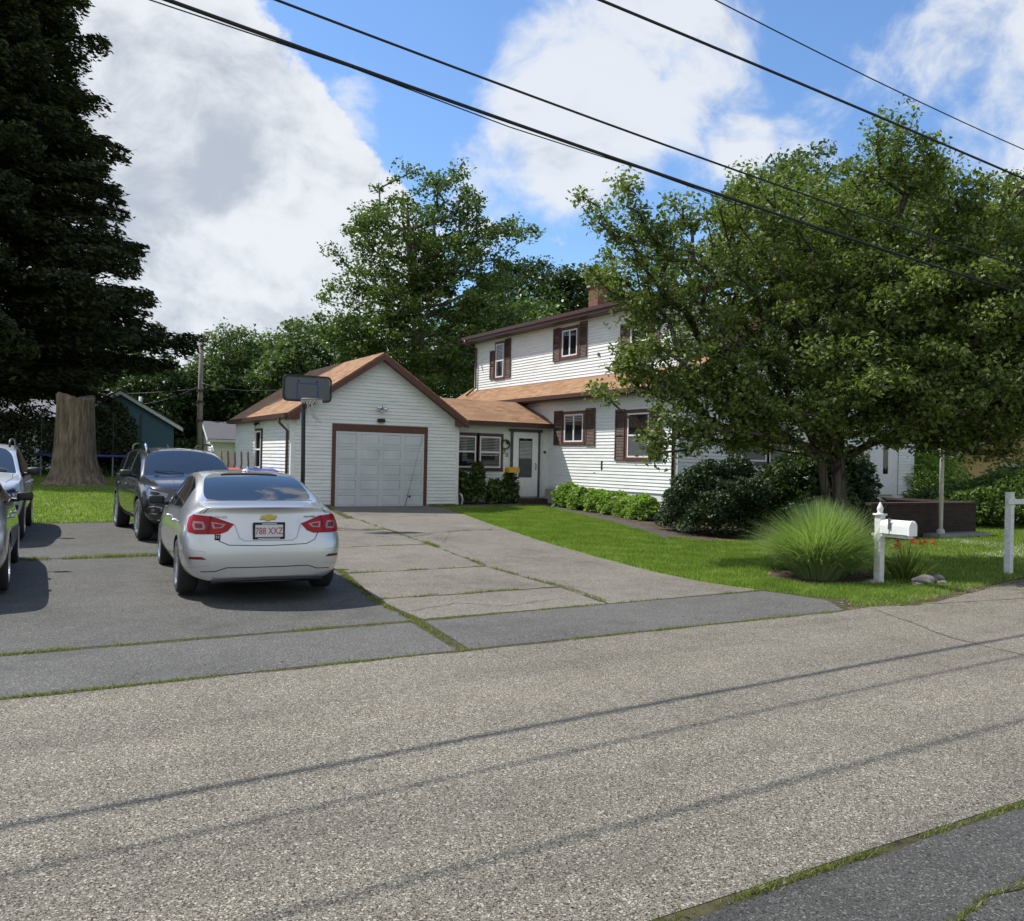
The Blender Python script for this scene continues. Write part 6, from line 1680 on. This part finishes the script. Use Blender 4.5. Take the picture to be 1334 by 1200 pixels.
def bird():
    r = MB(); x, y = 10.92, 8.15
    r.lathe([(0, -.05), (.012, -.04), (.022, -.01), (.02, .02), (.012, .035), (.014, .05), (.008, .062), (0, .066)], (10.98, 8.05, 1.215), (-.85, .1, .35), 12)
    r.tube([(11.02, 8.05, 1.20), (11.08, 8.04, 1.185)], [.01, .004], 6); r.tube([(10.975, 8.05, 1.18), (10.975, 8.05, 1.205)], .003, 5)
    tag(rebase(r.build('bird', 'stone', None, True), (10.98, 8.05, 1.18)), 'small brown bird perched on top of the mailbox finial', 'bird')
bird()
def signpost():
    x, y = 14.12, 7.96; r = empty('sign_post', (x, y, 0), 'white wooden post with a cross arm at the right edge of the lawn', 'post')
    p = MB(); p.box(x - .05, x + .05, y - .05, y + .05, -.05, 1.31); p.build('post', 'oldwhite', r, bevel=.004)
    p = MB(); p.box(x - .15, x + .95, y - .075, y - .051, 1.13, 1.215); p.build('cross_arm', 'oldwhite', r, bevel=.003)
    p = MB(); p.box(x - .055, x + .055, y - .055, y + .055, 1.31, 1.325); p.build('cap', 'oldwhite', r)
signpost()
for k, (x, y, s, lb_) in enumerate(((11.55, 7.75, .15, 'largest flat grey rock at the foot of the mailbox bed'), (11.25, 7.62, .075, 'small pale rock left of the larger rock by the mailbox'), (12.05, 7.9, .12, 'rounded rock right of the daylilies'), (10.75, 8.0, .08, 'small rock left of the mailbox post'), (11.8, 7.62, .07, 'small rock close in front of the daylilies'))):
    bm = bmesh.new(); bmesh.ops.create_icosphere(bm, subdivisions=3, radius=s); r_ = random.Random(k + 70)
    ph = [r_.uniform(0, 6) for _ in range(6)]
    for v in bm.verts:
        c = v.co.copy() / s; v.co *= 1 + .14 * math.sin(c.x * 3 + ph[0]) + .12 * math.sin(c.y * 4 + ph[1]) + .08 * math.sin(c.z * 5 + c.x * 4 + ph[2]); v.co.z *= .55; v.co.x *= 1.25
    me = bpy.data.meshes.new('rock'); bm.to_mesh(me); bm.free(); me.materials.append(M['stone'])
    o = bpy.data.objects.new('rock', me); COL.objects.link(o); o.location = (x, y, s * .3); OFF[o] = Vector(o.location); tag(o, lb_, 'rock', 'rocks by the mailbox')

def hoop():
    x, y = 5.70, 18.45; z0 = gz(y)
    r = empty('basketball_hoop', (x, y, z0), 'basketball hoop with grey board on a black pole in front of the garage', 'basketball hoop')
    p = MB(); p.tube([(x, y, z0 + .0), (x, y, z0 + 1.2), (x - .02, y, 2.75), (x - .0, y + .02, 3.0)], .045, 12); p.build('pole', 'tar', r, True)
    p = MB(); p.box(x - .38, x + .38, y - .1, y + .75, z0, z0 + .16); p.build('base', 'blackplastic', r, bevel=.05)
    cx_, zc = x + .01, 3.115; hw, hh = .535, .285; yb = y - .16
    def rrect(hw, hh, rad, n=6):
        out_ = []
        for (sx, sz, a0) in ((1, 1, 0), (-1, 1, PI / 2), (-1, -1, PI), (1, -1, 1.5 * PI)):
            for k in range(n + 1):
                a = a0 + k / n * PI / 2; out_.append((cx_ + sx * (hw - rad) + rad * math.cos(a), zc + sz * (hh - rad) + rad * math.sin(a)))
        return out_
    o1, o2 = rrect(hw, hh, .11), rrect(hw - .045, hh - .045, .08)
    p = MB(); n = len(o1); vs = [(a, yb - .025, b) for a, b in o1] + [(a, yb - .025, b) for a, b in o2] + [(a, yb + .03, b) for a, b in o1]
    p.add(vs, [(i, (i + 1) % n, n + (i + 1) % n, n + i) for i in range(n)] + [(i, 2 * n + i, 2 * n + (i + 1) % n, (i + 1) % n) for i in range(n)]); 
    bd = MB(); bd.prism([(a, yb - .012, b) for a, b in o2], (0, .03, 0)); bdo = bd.build('backboard', 'board', r)
    p.build('board_frame', 'tar', bdo)
    q = MB(); sw, sh = .235, .165; zc2 = zc - .045
    for (a0, a1, b0, b1) in ((-sw, sw, sh - .022, sh), (-sw, sw, -sh, -sh + .022), (-sw, -sw + .022, -sh + .022, sh - .022), (sw - .022, sw, -sh + .022, sh - .022)): q.box(cx_ + a0, cx_ + a1, yb - .018, yb - .0125, zc2 + b0, zc2 + b1)
    q.build('target_square', 'boardblue', bdo)
    q = MB()
    for sx in (-.2, .2): q.lathe([(0, 0), (.018, 0), (.018, .012), (0, .014)], (cx_ + sx, yb - .012, zc + .16), (0, -1, 0), 10)
    q.build('bolt', 'tar', bdo)
    q = MB(); zr = 2.87; yc = yb - .30; ring = [(cx_ + .225 * math.cos(a), yc + .225 * math.sin(a), zr) for a in [2 * PI * k / 28 for k in range(29)]]
    q.tube(ring, .013, 8); q.box(cx_ - .06, cx_ + .06, yb - .09, yb - .02, zr - .05, zr + .012); q.build('rim', 'rimred', r, True)
    # torn net: cords round the rim, then a loose hank hanging to one side
    q = MB(); rn = random.Random(2)
    P1 = [Vector((cx_ + .22 * math.cos(a), yc + .22 * math.sin(a), zr)) for a in [2 * PI * k / 20 for k in range(20)]]
    for k in range(20):
        lo_ = (P1[k] + P1[(k + 1) % 20]) / 2 + Vector((0, 0, -.075 - rn.uniform(0, .03)))
        q.tube([P1[k], lo_], .006, 4); q.tube([P1[(k + 1) % 20], lo_], .006, 4)
    for k in range(9):
        s0 = Vector((cx_ - .06 + rn.uniform(-.06, .06), yc + rn.uniform(-.1, .1), zr - .06)); e0 = Vector((cx_ + .10 + rn.uniform(-.12, .12), yc + rn.uniform(-.06, .06), zr - .40 - rn.uniform(0, .05)))
        q.tube([s0, s0 + Vector((.01, 0, -.15)), s0.lerp(e0, .65) + Vector((-.03, 0, -.03)), e0, e0 + Vector((.05, 0, -.08 * rn.random()))], .006, 4)
    q.build('net', 'net', r)
hoop()
def rod():
    p = MB(); a = Vector((10.28, 23.42, .21)); b = Vector((10.86, 23.56, 2.28)); p.tube([a, a.lerp(b, .12), a.lerp(b, .3), b], [.012, .010, .005, .0025], 8)
    o = rebase(p.build('fishing_rod', 'tar', None, True), a); tag(o, 'thin black fishing rod leaning against the white garage door', 'fishing rod')
    h = MB(); h.tube([a.lerp(b, .0), a.lerp(b, .1)], .018, 8); h.build('grip', 'stone', o, True)
    h = MB(); c = a.lerp(b, .17); h.lathe([(0, -.02), (.03, -.02), (.03, .03), (0, .03)], c + Vector((.06, -.02, -.02)), (0, 0, 1), 12); h.tube([c, c + Vector((.06, -.02, 0))], .01, 6); h.tube([c + Vector((.06, -.02, .0)), c + Vector((.1, -.05, .02))], .006, 5); h.build('reel', 'tar', o)
rod()
def paperbox():
    x, y = 14.28, 24.0; r = empty('newspaper_box', (x, y, .2), 'yellow newspaper box on a thin post left of the storm door', 'newspaper box')
    p = MB(); pr = [(-.20, 1.18), (.20, 1.18), (.20, 1.30), (.17, 1.36), (-.17, 1.36), (-.20, 1.30)]
    p.prism([(x + a, y - .12, b + .1) for a, b in pr], (0, .3, 0)); p.build('box', 'yellow', r, bevel=.015)
    p = MB(); p.tube([(x, y, .15), (x, y, 1.3)], .02, 8); p.build('post', 'tar', r)
paperbox()
def hosereel():
    p = MB(); c = (12.32, 23.85, .42)
    p.tube([(c[0] + .02 * math.sin(k), c[1] + .16 * math.cos(k * .45), c[2] + .2 * math.sin(k * .45)) for k in range(44)], .018, 6)
    tag(rebase(p.build('garden_hose', 'net', None, True), (c[0], c[1], .2)), 'coiled pale garden hose standing in the garage corner', 'hose')
hosereel()
def bins():
    for (nm, x, y, col, lb_, wd, tilt) in (('bin_orange', 5.55, 25.1, 'orange', 'red orange lidded bin beside the garage side wall, behind the silver sedan', .34, .02), ('bin_blue', 6.32, 24.35, 'blue', 'blue lidded bin beside the garage corner, behind the silver sedan', .40, .05)):
        r = empty('wheeled_bin', (x, y, gz(y)), lb_, 'bin', 'bins beside the garage'); z = gz(y)
        p = MB(); p.add([(x - wd * .8, y - .22, z + .08), (x + wd * .8, y - .22, z + .08), (x + wd * .8, y + .22, z + .08), (x - wd * .8, y + .22, z + .08), (x - wd, y - .28, z + .92), (x + wd, y - .28, z + .92), (x + wd, y + .28, z + .92), (x - wd, y + .28, z + .92)], [(0, 3, 2, 1), (4, 5, 6, 7), (0, 1, 5, 4), (1, 2, 6, 5), (2, 3, 7, 6), (3, 0, 4, 7)])
        p.build('tub', col, r, bevel=.02)
        p = MB(); p.prism([(x - wd - .04, y - .33, z + .925), (x - wd - .04, y + .33, z + .93), (x - wd - .04, y + .30, z + .97 + tilt), (x - wd - .04, y - .28, z + .96)], (2 * wd + .08, 0, 0)); p.build('lid', col, r, bevel=.015)
        for s in (-1, 1):
            p = MB(); p.lathe([(0, -.03), (.1, -.03), (.1, .03), (0, .03)], (x + s * wd * .75, y + .24, z + .10), (1, 0, 0), 16); p.build('wheel', 'rubber', r)
bins()
def glider():
    x, y = 6.2, 27.0; z = gz(y); r = empty('wooden_swing', (x, y, z), 'brown slatted wooden garden chairs with curved backs beside the garage side wall', 'garden chair')
    p = MB()
    for k in range(5):
        u = -.42 + k * .2
        p.tube([(x + u, y, z + .45), (x + u + .03, y + .18, z + .7), (x + u + .12, y + .28, z + 1.05), (x + u + .10, y + .3, z + 1.42)], .028, 6)
    explode(p.build('back_slat', 'redwood', r, True))
    p = MB()
    for k in range(6): p.box(x - .5, x + .5, y - .5 + k * .09, y - .43 + k * .09, z + .42, z + .45)
    p.build('seat', 'redwood', r)
    p = MB()
    for s in (-.52, .5): p.box(x + s - .03, x + s + .03, y - .55, y + .1, z + .66, z + .69); p.box(x + s - .03, x + s + .03, y - .5, y - .44, z, z + .66); p.box(x + s - .03, x + s + .03, y + .0, y + .06, z, z + .66)
    p.build('frame', 'redwood', r)
glider()
# great stump
def stump():
    c = at(96, 632, 30); bx_, by_ = c.x, c.y; z0 = gz(by_); n = 56; mb = MB(); rs = random.Random(4)
    ph = [rs.uniform(0, 6.28) for _ in range(5)]
    prof = [(0, 1.12), (.08, .92), (.22, .78), (.5, .71), (1.0, .67), (1.5, .635), (2.1, .605), (2.6, .59), (2.95, .58), (3.12, .60)]
    rings = []
    for (h, R) in prof:
        ring = []
        for k in range(n):
            a = 2 * PI * k / n; fl = max(0, 1 - h / .9)
            r = R * (1 + .05 * math.sin(5 * a + ph[0]) + .035 * math.sin(9 * a + ph[1] + h) + .02 * math.sin(17 * a + ph[2] + h * 2)) + fl * .34 * max(0, math.sin(3.5 * a + ph[3])) ** 2
            hh = h - .08 + (.10 * math.sin(2 * a + ph[4]) + .03 * rs.uniform(-1, 1) if h > 3 else 0)
            ring.append((bx_ + r * math.cos(a) + h * -.005, by_ + r * math.sin(a), z0 + hh))
        rings.append(ring)
    for ring in rings: mb.v += ring
    for j in range(len(prof) - 1):
        for k in range(n): mb.f.append((j * n + k, j * n + (k + 1) % n, (j + 1) * n + (k + 1) % n, (j + 1) * n + k))
    top = len(mb.v); mb.v.append((bx_, by_, z0 + 3.0))
    for k in range(n): mb.f.append(((len(prof) - 1) * n + k, (len(prof) - 1) * n + (k + 1) % n, top))
    o = rebase(mb.build('tree_stump', 'stumpbark', None, True), (bx_, by_, z0)); tag(o, 'tall thick bark covered tree stump with flared roots on the left lawn', 'stump')
stump()
def tramp():
    c = at(120, 600, 35.5); z = gz(c.y); r = empty('trampoline', (c.x, c.y, z), 'round trampoline with blue edge pad and net behind the stump', 'trampoline'); R = 1.95
    p = MB(); ring = [(c.x + R * math.cos(a), c.y + R * math.sin(a), z + .85) for a in [2 * PI * k / 40 for k in range(41)]]; p.tube(ring, .05, 8); p.build('edge_pad', 'trampblue', r, True)
    p = MB(); p.lathe([(0, 0), (R, 0), (R, .01), (0, .01)], (c.x, c.y, z + .83), n=40); p.build('mat', 'tar', r)
    for k in range(8):
        a = 2 * PI * k / 8 + .3; q = (c.x + R * math.cos(a), c.y + R * math.sin(a)); p = MB(); p.tube([(q[0], q[1], z), (q[0], q[1], z + .85)], .03, 6); p.build('leg', 'graywire', r)
        p = MB(); p.tube([(q[0], q[1], z + .85), (q[0], q[1], z + 2.6)], .022, 6); p.build('net_pole', 'tar', r)
tramp()
def upole():
    b = at(259, 612, 42); z = gz(b.y); r = empty('utility_pole', (b.x, b.y, z), 'weathered wooden utility pole behind the parked cars, left of the garage', 'utility pole')
    t = at(256, 438, 42); p = MB(); p.tube([(b.x, b.y, z - .1), (b.x, b.y, t.z)], [.145, .10], 14); p.build('shaft', 'wood', r, True)
    p = MB(); p.lathe([(.0, 0), (.03, 0), (.05, .06), (.03, .14), (0, .18)], (b.x, b.y, t.z), n=10); p.build('insulator', 'graywire', r)
    for h in (.38, .52, .60):
        q = MB(); zz = z + (t.z - z) * h; q.lathe([(.15, -.06), (.17, -.06), (.17, .06), (.15, .06)], (b.x, b.y, zz), n=16); q.build('band', 'fascia', r)
    def w_(a, e, sag, rad, lb_, mt='graywire'):
        a = Vector(a); e = Vector(e); pts = [a.lerp(e, f) + Vector((0, 0, -4 * sag * f * (1 - f))) for f in np.linspace(0, 1, 15)]
        o = MB().tube(pts, rad, 5).build('service_wire', mt, None, True); tag(rebase(o, a), lb_, 'wire', 'thin service wires at the utility pole')
    top = lambda h: (b.x, b.y, z + (t.z - z) * h)
    w_(top(.66), (7.6, 27.5, 3.75), .15, .010, 'pale thin wire sloping from the utility pole down to the garage roof')
    w_(top(.64), at(150, 528, 44), .3, .007, 'thin wire from the utility pole towards the teal house gable')
    w_(top(.62), at(-20, 500, 46), .4, .007, 'thin wire from the utility pole to the left edge above the grey roof')
upole()
# neighbours
a = at(166, 600, 41); teal = small_house('neighbour_house', (4.72, 47.6, .8), 4.9, 7, 2.3, 1.42, 'teal', 'dark_roof', 'teal blue sided house gable behind the stump and dark car', math.radians(2), 'y')
a = at(20, 600, 47); small_house('neighbour_house', (a.x - 2.0, a.y + 3, gz(a.y)), 9.5, 6.5, 2.5, 1.3, 'siding', 'gray_roof', 'house with long grey shingle roof behind the trees at the left', math.radians(8), 'x')
a = at(290, 600, 56); small_house('neighbour_house', (a.x + 1.9, a.y + 1.5, gz(a.y)), 5.2, 5.0, 1.95, 1.05, 'siding', 'dark_roof', 'small white house with slate grey roof just left of the garage', math.radians(-4), 'x', [('f', -1.2, -.5, .7, 1.6), ('s', -1.0, -.4, .6, 1.6), ('s', .5, 1.1, .6, 1.6)])
a = at(1392, 612, 35); small_house('neighbour_house', (a.x + 3.2 * math.sin(math.radians(72)), a.y + 3.2 * math.cos(math.radians(72)), gz(a.y)), 8.6, 6.4, 2.15, 2.1, 'tan', 'dark_roof', 'tan sided house with grey roof edge at the right edge', math.radians(-72), 'y', [('f', -2.2, -1.3, .9, 1.75)])
# chimney pipe seen over the teal roof
a = at(183, 524, 47); p = MB(); p.tube([(a.x, a.y, a.z - 1.6), (a.x, a.y, a.z + .3)], .09, 10); tag(rebase(p.build('vent_pipe', 'oldwhite', None, True), (a.x, a.y, a.z - 1.6)), 'pale vent pipe standing above the teal house roof', 'pipe')

# ------------------------------------------------------------------ overhead wires along the street
def street_wire(pts3, rad, lb_, extra=None):
    (u0, z0), (u1, z1), (u2, z2), v = pts3[0], pts3[1], pts3[2], pts3[3]
    A = np.polyfit([u0, u1, u2], [z0, z1, z2], 2)
    us = np.linspace(-40, 75, 130); pts = [(u, v, float(np.polyval(A, u))) for u in us]
    m_ = MB(); m_.tube(pts, rad, 8)
    if extra:
        for k in range(len(us) - 1):     # a thin cable lashed beneath in a loose spiral
            pass
        m_.tube([(u, v + .012, z - extra - .02 * math.sin(u * 1.7)) for (u, v, z) in pts], rad * .35, 5)
    o = m_.build('overhead_wire', 'wire', None, True); tag(rebase(o, pts[0]), lb_, 'wire', 'overhead wires along the street')
def vz(px, py, v):
    r = (at(px, py, 1130) - Vector((0, 0, 1.65))); t = v / r.y; return (r.x * t, 1.65 + r.z * t)
street_wire((vz(218, 0, 7.9), vz(667, 160, 7.9), vz(1310, 376, 7.9), 7.9), .019, 'thickest black overhead cable, lowest of the four above the street', .028)
street_wire((vz(360, 0, 7.5), vz(700, 128, 7.5), vz(1300, 338, 7.5), 7.5), .012, 'second lowest overhead wire, just above the thickest cable')
street_wire((vz(782, 0, 7.0), vz(1050, 112, 7.0), vz(1334, 233, 7.0), 7.0), .015, 'third overhead wire, twisted, crossing the top right of the sky')
street_wire((vz(932, 0, 6.8), vz(1130, 100, 6.8), vz(1334, 195, 6.8), 6.8), .007, 'thinnest overhead wire, highest at the top right corner')
